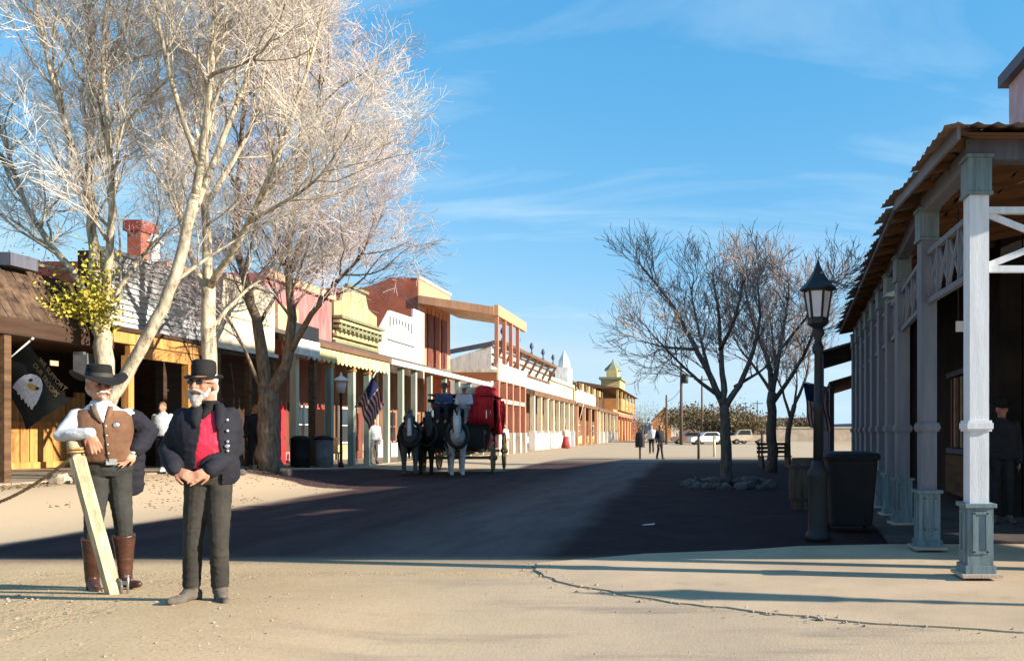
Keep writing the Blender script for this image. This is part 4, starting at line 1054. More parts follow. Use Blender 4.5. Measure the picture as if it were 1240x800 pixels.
# yellow leaves still hanging in the first tree's fork
def leaf_clump(name, label, boxes, n, size, m, cat='foliage'):
    vs, fs = [], []
    for i in range(n):
        bx = random.choice(boxes); c = Vector([random.gauss(bx[k], bx[k + 3]) for k in range(3)])
        a = Vector((random.gauss(0, 1), random.gauss(0, 1), random.gauss(0, 1))).normalized(); b = a.orthogonal().normalized(); b.rotate(Quaternion(a, random.random() * 6.3))
        s = size * random.uniform(.6, 1.3); b2 = a.cross(b)
        k = len(vs)
        vs += [c - b * s, c + b2 * s * .6 + a * s * .15, c + b * s, c - b2 * s * .6 + a * s * .15]; fs.append((k, k + 1, k + 2, k + 3))
    mb = MB(); mb.add(vs, fs)
    return mb
p1 = U(92, 362, 16.6); p2 = U(70, 378, 16.4); p3 = U(118, 340, 16.6); p4 = U(125, 375, 16.5); p5 = U(50, 368, 16.6)
lc = leaf_clump('leaf_clump', '', [(*p1, .28, .25, .22), (*p2, .3, .25, .12), (*p3, .12, .2, .34), (*p4, .14, .2, .2), (*p5, .25, .2, .14)], 2600, .042, M['yellow_leaf'])
first_tree = [o for o in bpy.data.objects if o.name == 'cottonwood_tree'][0]
lo = lc.build('leaves', M['yellow_leaf'], first_tree); lo['kind'] = 'stuff'
bz = leaf_clump('', '', [(*U(25, 330, 17.2), .6, .3, .25), (*U(5, 345, 17.2), .4, .3, .15)], 260, .03, M['dark_bark'])
lo = bz.build('leaves', M['dark_bark'], first_tree); lo['kind'] = 'stuff'

SPECR = {1: (4.6, 1.0, .66, 6), 2: (6.0, .95, .62, 5), 3: (6.4, .60, .56, 4), 4: (4.4, .34, .5, 3), 'rmin': .0062}
Y = 20.2
tree('street_tree', 'bare dark-stemmed tree standing in the ring of stones', (U(880, 588, Y).x, Y, -.02), [
    (UL([(880, 592), (879, 540), (877, 490)], Y), .16, .12),
    (UL([(877, 495), (862, 460), (840, 416), (815, 372), (790, 338), (770, 316)], Y), .10, .012),
    (UL([(877, 492), (875, 453), (872, 409), (868, 364), (862, 331)], Y), .10, .012),
    (UL([(878, 492), (900, 457), (915, 416), (920, 372), (915, 335)], Y), .09, .012),
    (UL([(876, 483), (850, 464, -.4), (830, 446, -.6), (800, 416, -1.0), (768, 379, -1.2)], Y), .06, .01),
    (UL([(862, 460), (850, 416, .8), (840, 372, 1.2), (835, 342, 1.4)], Y), .06, .01),
    (UL([(872, 423), (890, 386, -.8), (898, 349, -1.2), (900, 331, -1.4)], Y), .06, .01),
    (UL([(845, 423), (805, 420, .6), (775, 412, .9)], Y), .05, .01),
    (UL([(890, 468), (925, 446, .8), (950, 423, 1.2)], Y), .05, .01)], 21, M['dark_bark'], M['grey_twig'], SPECR, .10)
Y = 27.5
SPECS = {1: (4.0, 1.4, .66, 6), 2: (4.8, 1.2, .60, 5), 3: (5.2, .75, .56, 4), 4: (3.4, .42, .5, 3), 'rmin': .0080}
tree('street_tree', 'second bare tree behind the black street lamp', (U(934, 570, Y).x, Y, -.02), [
    (UL([(934, 574), (934, 520), (935, 475)], Y), .20, .15),
    (UL([(935, 479), (930, 438), (915, 398), (905, 364), (900, 338)], Y), .11, .013),
    (UL([(935, 475), (942, 438), (950, 394), (955, 357), (955, 335)], Y), .11, .013),
    (UL([(934, 490), (960, 453), (980, 416), (990, 379), (985, 357)], Y), .09, .012),
    (UL([(934, 475), (915, 446, .8), (895, 420, 1.2), (880, 386, 1.4)], Y), .07, .012),
    (UL([(945, 423), (975, 386, -1), (1000, 345, -1.4), (1012, 340, -1.6)], Y), .06, .012),
    (UL([(940, 446), (935, 401, 1), (930, 364, 1.4)], Y), .07, .012)], 22, M['dark_bark'], M['grey_twig'], SPECS, .10)
Y = 33.0
tree('street_tree', 'slender bare tree farthest of the three beyond the stone ring', (U(953, 562, Y).x, Y, -.02), [
    (UL([(953, 566), (955, 520), (962, 490)], Y), .13, .10),
    (UL([(960, 495), (975, 460), (980, 431), (978, 409)], Y), .08, .012),
    (UL([(957, 505), (948, 475), (940, 453), (938, 431)], Y), .07, .012),
    (UL([(962, 490), (965, 460), (962, 431)], Y), .06, .012)], 23, M['dark_bark'], M['grey_twig'], SPECS, .10)
# ring of stones round the first street tree
cx_, cy_ = U(880, 588, 20.2).x, 20.2
for i in range(22):
    a = i / 22 * 6.283 + random.uniform(-.08, .08); rr_ = random.uniform(.88, 1.08)
    x, y = cx_ + .1 + math.cos(a) * 1.05 * rr_, cy_ - .1 + math.sin(a) * .95 * rr_
    s = random.uniform(.15, .25)
    o = link(rockmesh('rock', s, i + 20, M['rock']), 'rock', None, (x, y, -.02)); o.rotation_euler.z = random.random() * 6
    tag(o, 'dark rock in the ring of stones around the bare street tree', 'rock', 'stones ringing the street tree')
for i in range(9):
    x, y = cx_ + .15 + random.uniform(-.6, .6), cy_ + random.uniform(-.6, .3)
    o = link(rockmesh('rock', random.uniform(.14, .2), i + 60, M['rock']), 'rock', None, (x, y, .08)); o.rotation_euler.z = random.random() * 6
    tag(o, 'dark rock in the ring of stones around the bare street tree', 'rock', 'stones ringing the street tree')

# ------------------------------------------------------------------ street lamp
def street_lamp(loc, label, rz=0):
    L = thing('street_lamp', label, 'street lamp', loc, rz, 'black lantern street lamps')
    p = MB(); p.lathe([(.165, 0), (.165, .07), (.14, .10), (.125, .16), (.115, .75), (.13, .80), (.13, .86), (.085, .93), (.075, 1.0)], 12); link(p.mesh('base', M['black_iron'], True), 'base', L)
    p = MB(); p.lathe([(.062, .98), (.055, 1.6), (.075, 1.63), (.075, 1.70), (.052, 1.74), (.046, 2.32), (.07, 2.35), (.075, 2.42), (.05, 2.46), (.045, 2.52), (.085, 2.58), (.07, 2.64), (.045, 2.66)], 12); link(p.mesh('pole', M['black_iron'], True), 'pole', L)
    h = MB()
    h.lathe([(.05, 2.64), (.13, 2.70), (.135, 2.76), (.12, 2.78)], 6)
    link(h.mesh('lantern_base', M['black_iron']), 'lantern_base', L)
    g = MB(); g.lathe([(.115, 2.78), (.165, 3.10)], 6); link(g.mesh('lantern_glass', M['frosted']), 'lantern_glass', L)
    fr = MB()
    for k in range(6):
        a = 2 * math.pi * (k + .5) / 6
        fr.bar((.119 * math.cos(a), .119 * math.sin(a), 2.77), (.170 * math.cos(a), .170 * math.sin(a), 3.11), .024, .024)
    fr.lathe([(.172, 3.095), (.185, 3.12), (.172, 3.14)], 6)
    link(fr.mesh('lantern_frame', M['black_iron']), 'lantern_frame', L)
    r = MB(); r.lathe([(.235, 3.12), (.225, 3.15), (.15, 3.22), (.10, 3.29), (.055, 3.37), (.03, 3.42), (.022, 3.46), (.004, 3.50)], 6); link(r.mesh('lantern_roof', M['black_iron']), 'lantern_roof', L)
    return L
street_lamp((1.5, 10.03, .008), 'black iron street lamp with pointed lantern beside the dark bin', .26)
street_lamp((8.2, 5.4, .025), 'black street lamp outside the view whose shadow crosses the corner pavement', .1)

# bin and barrel
bn = thing('trash_bin', 'large dark square bin with a flat lid behind the street lamp', 'bin', (2.07, 11.0, .008))
b = MB(); b.loft([((0, 0, .10), .27, .29), ((0, 0, .12), .28, .30), ((0, 0, .98), .345, .37)], 20, 6.0); link(b.mesh('body', M['plastic_bin']), 'body', bn)
b = MB(); b.loft([((0, 0, .985), .37, .40), ((0, 0, 1.03), .38, .41), ((0, .01, 1.07), .36, .39), ((0, .02, 1.09), .25, .28)], 20, 6.0); link(b.mesh('lid', M['plastic_bin']), 'lid', bn)
for s in (-1, 1):
    b = MB(); b.tube([(s * .26 - .03, .30, .10), (s * .26 + .03, .30, .10)], .10, 14); link(b.mesh('wheel', M['rubber']), 'wheel', bn)
b = MB(); b.tube([(-.25, .42, .95), (.25, .42, .95)], .018, 8); link(b.mesh('handle', M['plastic_bin']), 'handle', bn)
br = thing('barrel', 'weathered wooden half barrel planter behind the lamp post', 'barrel', (1.93, 14.2, .008))
for k in range(16):
    a = 2 * math.pi * k / 16; a2 = a + 2 * math.pi / 16 * .94
    b = MB(); pr_ = [(.27, 0), (.32, .28), (.335, .45), (.32, .62), (.27, .9)]
    vs = []; fs = []
    for r_, z in pr_:
        for aa, d in ((a, 0), (a2, 0), (a2, -.03), (a, -.03)): vs.append(((r_ + d) * math.cos(aa), (r_ + d) * math.sin(aa), z))
    for i in range(4):
        for j in range(4): fs.append((i * 4 + j, i * 4 + (j + 1) % 4, i * 4 + 4 + (j + 1) % 4, i * 4 + 4 + j))
    fs += [(3, 2, 1, 0), (16, 17, 18, 19)]
    b.add(vs, fs); link(b.mesh('stave', M['barrel']), 'stave', br)
for z, r_ in ((.16, .305), (.72, .305)):
    b = MB(); b.lathe([(r_, z), (r_ + .012, z), (r_ + .012, z + .05), (r_, z + .05)], 24); link(b.mesh('hoop', M['black_iron']), 'hoop', br)
b = MB(); b.lathe([(.0, .8), (.265, .8), (.265, .82), (0, .83)], 16); link(b.mesh('soil', M['dark_bark']), 'soil', br)
# rubbish on the road
pw = thing('litter', 'scrap of pale paper on the dark asphalt', 'litter', (U(785, 636, 11.7).x, 11.7, .012)); m_ = MB(); m_.prism([(-.09, -.03, 0), (.08, -.04, .01), (.10, .02, .02), (-.06, .04, .004)], (0, 0, .003)); link(m_.mesh('sheet', M['white_paint']), 'sheet', pw)

# ------------------------------------------------------------------ leaning timber post and rope
base_p = Vector((U(138, 718, 6.5).x, 6.5, gz(-4.7, 6.5)))
top_p = U(90, 541, 6.56)
hp = thing('timber_post', 'leaning square timber post with a rounded knob, roped at the top', 'post', base_p)
ax = (top_p - base_p).normalized()
d_ = MB(); d_.bar(base_p - ax * .02, base_p + (top_p - base_p) * .93, .088, .088, (.85, -.53, 0)); d_.build('shaft', M['timber'], hp)
k_ = MB(); k_.tube([base_p + (top_p - base_p) * .925, base_p + (top_p - base_p) * .945, base_p + (top_p - base_p) * .985, base_p + (top_p - base_p) * 1.03, base_p + (top_p - base_p) * 1.06], [.046, .032, .050, .050, .028], 12); k_.build('knob', M['timber_grey'], hp, True)
rp = thing('rope', 'brown rope running from the leaning post out of the picture', 'rope', top_p)
a_ = base_p + (top_p - base_p) * .95; e_ = U(-60, 622, 7.0)
strand = []
for i in range(60):
    t = i / 59; p = a_.lerp(e_, t) + Vector((0, 0, -.10 * math.sin(math.pi * t))); strand.append(p)
for ph in (0, 2.09, 4.19):
    m_ = MB(); m_.tube([p + Vector((0, math.cos(i * 1.35 + ph) * .008, math.sin(i * 1.35 + ph) * .008)) for i, p in enumerate(strand)], .0085, 5); m_.build('strand', M['rope'], rp, True)
m_ = MB(); m_.tube([a_ + Vector((math.cos(t) * .055, math.sin(t) * .055, t * .004)) for t in np.linspace(0, 12.5, 30)], .011, 5); m_.build('knot', M['rope'], rp, True)
st = thing('ground_stake', 'small bent metal stake sticking up by the foot of the leaning post', 'stake', (U(147, 716, 6.5).x, 6.5, gz(-4.7, 6.5)))
for i, (dx, h) in enumerate(((0, .10), (.05, .13))):
    m_ = MB(); m_.tube([(dx, 0, -.03), (dx + .005, 0, h), (dx - .02, 0, h + .02)], .009, 6); link(m_.mesh('rod', M['steel'], True), 'rod', st)
m_ = MB(); m_.box((.025, 0, .09), (.07, .012, .03)); link(m_.mesh('bracket', M['steel']), 'bracket', st)

# ------------------------------------------------------------------ flags
def grid_flag(name, fx, nu, nv, mats, pick, parent, loc=None):
    vs = [fx(i / nu, j / nv) for j in range(nv + 1) for i in range(nu + 1)]
    mb = MB(); mb.v = [tuple(v) for v in vs]
    for j in range(nv):
        for i in range(nu):
            mb.f.append((j * (nu + 1) + i, j * (nu + 1) + i + 1, (j + 1) * (nu + 1) + i + 1, (j + 1) * (nu + 1) + i)); mb.mi.append(pick((i + .5) / nu, (j + .5) / nv))
    if not any(mb.mi): pass
    return mb.build(name, mats, parent, True)
# eagle flag on the timber saloon porch
FY = 15.1
tip = U(38, 411, FY); root_ = U(-50, 487, FY + .35)
ef = thing('eagle_flag', 'black flag with white eagle head and gold lettering hanging from a white pole', 'flag', root_)
m_ = MB(); m_.tube([root_, tip], [.018, .014], 8); m_.tube([tip, tip + (tip - root_).normalized() * .05], [.024, .02], 8); m_.build('flag_pole', M['white_paint'], ef, True)
vdir = (tip - root_).normalized(); udir = Vector((.60, -.10, -.79)).normalized(); ndir = udir.cross(vdir).normalized()
if ndir.y > 0: ndir = -ndir
A0 = tip - vdir * .12
FW, FH = 1.36, .95       # fly, hoist
def fpt(u, v, off=0.0):  # u along the fly 0..1, v along the hoist 0..1 (1 at the tip)
    wv = .035 * math.sin(u * 7 + v * 3) * u + .02 * math.sin(v * 6 - u * 2)
    return A0 - vdir * ((1 - v) * FH) + udir * (u * FW) + Vector((.16 * u * u * (v - .5), 0, .02 * math.sin(u * 5))) + ndir * (wv + off)
grid_flag('cloth', lambda u, v: fpt(u, v), 28, 20, [M['flag_black']], lambda u, v: 0, ef)
def decal(name, poly, m, off):
    """flat print following the cloth: outline in flag metres (a along fly, b along hoist), filled as a fan grid"""
    c = np.mean(np.array(poly), axis=0); mb = MB(); n = len(poly); ring = 5
    vs = []
    for r_ in range(ring + 1):
        for a, b in poly:
            q = c + (np.array((a, b)) - c) * (r_ / ring if r_ else .001); vs.append(fpt(q[0] / FW, q[1] / FH, off))
    fs = [(r_ * n + i, r_ * n + (i + 1) % n, (r_ + 1) * n + (i + 1) % n, (r_ + 1) * n + i) for r_ in range(ring) for i in range(n)]
    mb.add(vs, fs); return mb.build(name, m, ef, True)
def px2flag(px, py):
    p = U(px, py, FY); d = p - A0
    a_, b_ = udir, vdir
    # solve in the picture-parallel plane (x, z)
    det = a_.x * b_.z - a_.z * b_.x
    s = (d.x * b_.z - d.z * b_.x) / det; t = (a_.x * d.z - a_.z * d.x) / det
    return s, FH + t
head = [(11, 470), (14, 466), (20, 460), (28, 455), (36, 453.5), (43, 455), (49, 459), (52.5, 465), (53, 472), (51, 480), (47, 488), (43, 491), (41, 495), (38, 494), (36, 490), (33, 492), (31, 487), (28, 488), (26, 482), (22, 484), (21, 478), (17, 478), (17, 474)]
decal('eagle_head', [px2flag(*p) for p in head], M['eagle_white'], .008)
decal('eagle_beak', [px2flag(*p) for p in [(32, 466), (36, 464), (41, 466), (46, 468), (50, 470), (48, 472), (43, 473), (37, 472), (33, 470)]], M['eagle_beak'], .013)
decal('beak_tip', [px2flag(*p) for p in [(44, 468), (49, 469.5), (48, 472.5), (44, 472)]], M['black_iron'], .016)
decal('eagle_eye', [px2flag(*p) for p in [(33, 461), (36, 459), (39, 460), (38, 462.5), (35, 463)]], M['black_iron'], .014)
def lettering(txt, px0, py0, px1, py1, size):
    cu = bpy.data.curves.new('lettering', 'FONT'); cu.body = txt; cu.size = size; cu.extrude = 0; cu.align_x = 'LEFT'
    t = bpy.data.objects.new('tmp', cu); COL.objects.link(t)
    dg = bpy.context.evaluated_depsgraph_get(); dg.update()
    me = bpy.data.meshes.new_from_object(t.evaluated_get(dg)); bpy.data.objects.remove(t)
    a0 = px2flag(px0, py0); a1 = px2flag(px1, py1)
    w_ = max(v.co.x for v in me.vertices); L_ = math.hypot(a1[0] - a0[0], a1[1] - a0[1]); k = L_ / w_
    du = ((a1[0] - a0[0]) / L_, (a1[1] - a0[1]) / L_); dv = (-du[1], du[0])
    mb = MB(); mb.v = []
    for v in me.vertices:
        a = a0[0] + du[0] * v.co.x * k + dv[0] * v.co.y; b = a0[1] + du[1] * v.co.x * k + dv[1] * v.co.y
        mb.v.append(tuple(fpt(a / FW, b / FH, .010)))
    mb.f = [tuple(p.vertices) for p in me.polygons]; mb.mi = [0] * len(mb.f)
    o = mb.build('lettering', M['gold_print'], ef); return o
lettering('WE SUPPORT', 45.5, 437.5, 79, 473, .13)
lettering('OUR TROOPS', 37, 443.5, 70, 479.5, .13)
# striped flag on the green porch
def stars_flag(label, root_, tip, u, v0, w, h, fold, parent_y=0):
    f_ = thing('striped_flag', label, 'flag', root_)
    root_, tip = Vector(root_), Vector(tip); vd = (tip - root_).normalized(); ud = Vector(u).normalized(); nd = vd.cross(ud).normalized()
    MB().tube([root_, tip], .025, 6).build('flag_pole', M['white_paint'], f_, True)
    A = tip - vd * v0
    fx = lambda a, b: A - vd * ((1 - b) * h) + ud * (a * w) + nd * (fold * math.sin(a * 9 + b * 4)) + vd * (-.18 * a * a * h)
    grid_flag('cloth', fx, 20, 13, [M['flag_red'], M['flag_white'], M['flag_blue']], lambda a, b: 2 if (a < .42 and b > .46) else int(b * 13) % 2, f_)
    return f_
stars_flag('red and white striped flag slanting from the green porch', U(430, 493, 28.6), U(461, 440, 28.2), (.42, .2, -.87), .55, .95, 1.15, .07)
stars_flag('faded pink striped flag hanging from the far porch', U(698, 522, 86), U(707, 488, 86), (-.75, .3, -.55), .4, 2.6, 2.2, .2)
stars_flag('shaded striped flag hanging beside the black street lamp', U(1006, 470, 24.4), U(972, 462, 24.2), (.05, .15, -1), .05, 1.35, .75, .06)

# ------------------------------------------------------------------ people
def vlerp(a, b, t): return Vector(a).lerp(Vector(b), t)
def hand(mb, wrist, d, nrm, thumb, curl=.5, L=.185, w=.082):
    """palm + five fingers. d: direction of the hand, nrm: back of the hand, thumb: +1/-1 side"""
    d = Vector(d).normalized(); nrm = Vector(nrm); nrm = (nrm - d * nrm.dot(d)).normalized(); s = d.cross(nrm) * thumb
    wrist = Vector(wrist); pl = L * .48
    # palm
    secs = [(0, .026, .020), (.35, .036, .016), (.8, .042, .015), (1.0, .040, .012)]
    n = 10; vs = []; fs = []
    for t, a, b in secs:
        c = wrist + d * pl * t
        for k in range(n):
            an = 2 * math.pi * k / n; vs.append(c + s * math.cos(an) * a * w / .082 + nrm * math.sin(an) * b * w / .082)
    for i in range(len(secs) - 1):
        for k in range(n): fs.append((i * n + k, i * n + (k + 1) % n, (i + 1) * n + (k + 1) % n, (i + 1) * n + k))
    fs += [tuple(range(n)), tuple((len(secs) - 1) * n + k for k in range(n))]
    mb.add(vs, fs)
    for i, (off, ln) in enumerate(((.033, .92), (.011, 1.0), (-.011, .94), (-.032, .74))):
        p = wrist + d * pl * .92 + s * off * w / .082; q = [p]; cd = (d + s * off * 2.2).normalized(); fl = L * .52 * ln
        ax = s
        for seg, fr in enumerate((.45, .30, .25)):
            a = -curl * (.55 + .35 * seg) * (1 + .12 * i)
            cd = (cd * math.cos(a) + nrm * math.sin(a)).normalized() if seg == 0 else (Quaternion(ax, curl * .55 * thumb) @ cd)
            q.append(q[-1] + cd * fl * fr)
        r = .0088 * w / .082
        mb.tube(q, [r * 1.08, r, r * .93, r * .8], 8, True, True)
    p = wrist + d * pl * .28 + s * .026 * w / .082
    td = (d * .75 + s * .75 - nrm * .25).normalized()
    t2 = (d * .95 + s * .22 - nrm * .3).normalized()
    mb.tube([p, p + td * L * .20, p + td * L * .20 + t2 * L * .17, p + td * L * .20 + t2 * L * .30], [.0135 * w / .082, .0115 * w / .082, .010 * w / .082, .0085 * w / .082], 8, True, True)
def head_shapes(mb, c, yaw, k=1.0, tilt=0.0):
    """c: centre of the head; faces -y turned by yaw; returns a placing function"""
    rot = Matrix.Rotation(yaw, 3, 'Z') @ Matrix.Rotation(tilt, 3, 'X'); c = Vector(c)
    P = lambda x, y, z: c + rot @ (Vector((x, y, z)) * k)
    mb.ell(P(0, .012, .03), (.076 * k, .096 * k, .10 * k), 16, 12, rot)
    mb.ell(P(0, -.022, -.045), (.060 * k, .070 * k, .078 * k), 16, 12, rot)
    mb.ell(P(0, -.066, -.098), (.026 * k, .022 * k, .020 * k), 10, 8, rot)
    mb.tube([P(0, -.088, .022), P(0, -.104, -.010), P(0, -.112, -.026)], [.010 * k, .014 * k, .017 * k], 8, True, True)
    mb.ell(P(-.013, -.095, -.026), (.010 * k, .011 * k, .009 * k), 8, 6, rot); mb.ell(P(.013, -.095, -.026), (.010 * k, .011 * k, .009 * k), 8, 6, rot)
    mb.tube([P(-.048, -.074, .030), P(-.015, -.090, .032), P(.015, -.090, .032), P(.048, -.074, .030)], .0115 * k, 8, True, True)
    for s in (-1, 1):
        mb.ell(P(s * .078, .012, -.012), (.012 * k, .022 * k, .034 * k), 8, 8, rot)
        mb.ell(P(s * .040, -.070, -.022), (.022 * k, .020 * k, .022 * k), 8, 8, rot)
    mb.tube([P(-.024, -.090, -.062), P(0, -.097, -.060), P(.024, -.090, -.062)], .0075 * k, 6, True, True)
    return P, rot
def hat_mesh(c, rot, brim, crown_r, crown_h, m, pinch=.0, curl=.03, top_flare=1.0, tiltx=0.0):
    """brim + crown as one felt surface"""
    n = 32; vs = []; fs = []
    prof = [(crown_r * .9, -.012, 0), (brim * .6, -.012, .35), (brim * .97, -.010, 1), (brim, 0, 1), (brim * .97, .004, 1), (brim * .6, .0, .35), (crown_r * 1.02, .006, 0), (crown_r * 1.0, .03, 0), (crown_r * .98 * top_flare, crown_h * .6, 0), (crown_r * .92 * top_flare, crown_h * .9, 0), (crown_r * .72 * top_flare, crown_h, 0), (crown_r * .3, crown_h - pinch, 0), (.001, crown_h - pinch * 1.2, 0)]
    for r, z, e in prof:
        for k in range(n):
            a = 2 * math.pi * k / n
            x, y = r * math.cos(a), r * math.sin(a) * 1.14
            zz_ = z + e * curl * (math.cos(a) ** 2 * 1.7 - .75) - e * .012 * (math.sin(a) < 0)
            v = Vector((x, y, zz_)); v = Matrix.Rotation(tiltx, 3, 'X') @ v
            vs.append(Vector(c) + rot @ v)
    for i in range(len(prof) - 1):
        for k in range(n): fs.append((i * n + k, i * n + (k + 1) % n, (i + 1) * n + (k + 1) % n, (i + 1) * n + k))
    fs.append(tuple(range(n))); fs.append(tuple((len(prof) - 1) * n + k for k in range(n)))
    mb = MB(); mb.add(vs, fs); return mb.mesh('hat', m, True)
def torso(mb, J, g=0.0, lo=0.0, hi=1.0, belly=.02, ch=1.0):
    """pelvis -> shoulders loft. J: pelvis, chest, neck centres and widths"""
    pe, nk = Vector(J['pelvis']), Vector(J['neck']); k = J.get('k', 1.0)
    prof = [(-.05, .135, .095, 0), (.04, .165, .115, 0), (.16, .168, .118, -.2), (.32, .160, .118, -.6), (.48, .168, .120, -.7), (.66, .185, .122, -.4), (.82, .182, .112, 0), (.92, .138, .090, .1), (1.0, .076, .065, .1), (1.06, .058, .058, 0)]
    secs = []
    for t, a, b, bl in prof:
        if t < lo - .001 or t > hi + .001: continue
        c = pe.lerp(nk, t); wd = J.get('w', 1.0)
        secs.append(((c.x, c.y + bl * belly, c.z), (a * k * wd + g), (b * k * ch + g - bl * belly * .6)))
    mb.loft(secs, 22, 2.3)
def person(name, label, loc, rz, J, look, detail=1, group=None):
    """J holds joints in local metres, local -y towards the viewer's side the person faces"""
    P = thing(name, label, 'person', loc, rz, group)
    k = J.get('k', 1.0); vox = {2: .0075, 1: .014, 0: .028}[detail]
    body = MB()
    torso(body, J, 0)
    hd = Vector(J['head'])
    PH, rot = head_shapes(body, hd, J.get('yaw', 0), k * J.get('hk', 1.0), J.get('tilt', 0))
    body.tube([Vector(J['neck']) - Vector((0, 0, .05)), vlerp(J['neck'], hd, .5) + Vector((0, .012, 0)), hd + Vector((0, .015, -.03))], [.062 * k, .058 * k, .056 * k], 12, True, True)
    for s in ('l', 'r'):
        sh, el, wr = Vector(J[s + 'sh']), Vector(J[s + 'el']), Vector(J[s + 'wr'])
        body.tube([sh, vlerp(sh, el, .5), el, vlerp(el, wr, .35), wr], [.056 * k, .048 * k, .040 * k, .041 * k, .029 * k], 12, True, True)
        hand(body, wr, J[s + 'hd'], J[s + 'hn'], J[s + 'th'], J.get(s + 'cu', .5), .185 * k, .082 * k)
        hp_, kn, an = Vector(J[s + 'hp']), Vector(J[s + 'kn']), Vector(J[s + 'an'])
        body.tube([hp_ + Vector((0, 0, .03)), vlerp(hp_, kn, .45), kn, vlerp(kn, an, .35), an], [.088 * k, .076 * k, .056 * k, .056 * k, .038 * k], 12, True, True)
        to = Vector(J[s + 'to']); body.tube([an + (an - to).normalized() * .03 + Vector((0, 0, -.05)), vlerp(an, to, .5) + Vector((0, 0, -.03)), to + Vector((0, 0, .0))], [.034 * k, .036 * k, .026 * k], 10, True, True)
    bo = link(remesh(body, M['skin'], 'body', vox, 3), 'body', P)
    # trousers or skirt
    def part(mb, nm, m, parent=P, v=None, wr=.0, ws=9, smo=4): return link(remesh(mb, m, nm, v or vox * 1.1, smo, wr if detail else 0, ws), nm, parent)
    if look.get('skirt'):
        sk = MB(); pe = Vector(J['pelvis']); r_ = look.get('skirt_r', .34)
        sk.loft([((pe.x, pe.y, pe.z + .16), .16 * k, .13 * k), ((pe.x, pe.y, pe.z), .19 * k, .16 * k), ((pe.x, pe.y, pe.z * .5), r_ * .75, r_ * .7), ((pe.x, pe.y, .06), r_, r_ * .95)], 22)
        link(sk.mesh('skirt', look['skirt'], True), 'skirt', P)
    else:
        tr = MB(); g = .020 * k
        J2 = dict(J); torso(tr, J2, .012 * k, -.05, .26, .015)
        for s in ('l', 'r'):
            hp_, kn, an = Vector(J[s + 'hp']), Vector(J[s + 'kn']), Vector(J[s + 'an'])
            end = vlerp(kn, an, look.get('cuff', .97))
            tr.tube([hp_ + Vector((0, 0, .04)), vlerp(hp_, kn, .45), kn, vlerp(kn, end, .4), end], [.094 * k, .082 * k, .066 * k, .064 * k, .060 * k], 14)
        part(tr, 'trousers', look['trousers'], wr=.006, ws=10)
    for s in ('l', 'r'):
        kn, an, to = Vector(J[s + 'kn']), Vector(J[s + 'an']), Vector(J[s + 'to'])
        bt = MB(); hl = an + (an - to).normalized() * .05
        ft = Vector((to.x - an.x, to.y - an.y, 0)).normalized()
        z0 = .0
        bt.tube([Vector((hl.x, hl.y, z0 + .045)), Vector((an.x, an.y, z0 + .055)) + ft * .03, vlerp(an, to, .6) * 1.0 + Vector((0, 0, -.035)), to + ft * .02 + Vector((0, 0, 0))], [(.040 * k, .046 * k), (.044 * k, .055 * k), (.044 * k, .042 * k), (.030 * k, .030 * k)], 12, True, True)
        top = vlerp(an, kn, look.get('boot', .12))
        bt.tube([an + Vector((0, 0, -.03)), an + Vector((0, 0, .03)), vlerp(an, top, .6), top], [.052 * k, .054 * k, .070 * k if look.get('boot', .12) > .4 else .062 * k, .088 * k if look.get('boot', .12) > .4 else .058 * k], 14)
        bt.box((hl.x, hl.y, .018), (.07 * k, .07 * k, .036))
        bob = part(bt, 'boot', look.get('boots', M['suede']), wr=.004, ws=14)
    # upper clothing
    def sleeves(mb, g, arms=('l', 'r'), end=.97, flare=1.0):
        for s in arms:
            sh, el, wr = Vector(J[s + 'sh']), Vector(J[s + 'el']), Vector(J[s + 'wr'])
            e = vlerp(el, wr, end)
            mb.tube([sh + Vector((0, 0, .005)), vlerp(sh, el, .5), el, vlerp(el, e, .45), e], [(.055 + g) * k, (.049 + g) * k, (.045 + g) * k, (.044 + g) * k * flare, (.036 + g) * k * flare], 14, True, True)
    if look.get('shirt'):
        s_ = MB(); torso(s_, J, .010 * k, .05, 1.06, .03); sleeves(s_, .010, look.get('shirt_arms', ('l', 'r')))
        part(s_, 'shirt', look['shirt'], wr=.010, ws=11)
    if look.get('vest'):
        pe, nk = Vector(J['pelvis']), Vector(J['neck'])
        v_ = MB(); torso(v_, J, .024 * k, .12, .94, .035)
        vo = part(v_, 'vest', look['vest'], wr=.005, ws=8)
    if look.get('coat'):
        c_ = MB(); torso(c_, J, .036 * k, look.get('coat_lo', -.05), .97, .035); sleeves(c_, .013, look.get('coat_arms', ('l', 'r')), .98, 1.08)
        co_ = remesh(c_, look['coat'], 'coat', vox * 1.1, 4, .009 if detail else 0, 9)
        if look.get('open'):   # cut the coat open in front so that the waistcoat shows
            import bmesh
            bm = bmesh.new(); bm.from_mesh(co_); pe, nk = Vector(J['pelvis']), Vector(J['neck'])
            cut = []
            for f in bm.faces:
                c = f.calc_center_median(); t = (c.z - pe.z) / (nk.z - pe.z)
                ctr = pe.x + (nk.x - pe.x) * t
                hw = np.interp(t, [.0, .1, .35, .6, .8, .95, 1.0], look['open'])
                sx_ = c.x - ctr - look.get('open_shift', 0) * t
                arm = False
                if c.y < pe.y + (nk.y - pe.y) * t - .03 and abs(sx_) < hw and f.normal.y < .3:
                    # keep the sleeves that pass in front
                    for s in ('l', 'r'):
                        for a_, b_ in ((J[s + 'sh'], J[s + 'el']), (J[s + 'el'], J[s + 'wr'])):
                            a_, b_ = Vector(a_), Vector(b_); ab = b_ - a_; tt = max(0, min(1, (c - a_).dot(ab) / ab.length_squared))
                            if (c - (a_ + ab * tt)).length < .085 * k and tt > .15: arm = True
                    if not arm: cut.append(f)
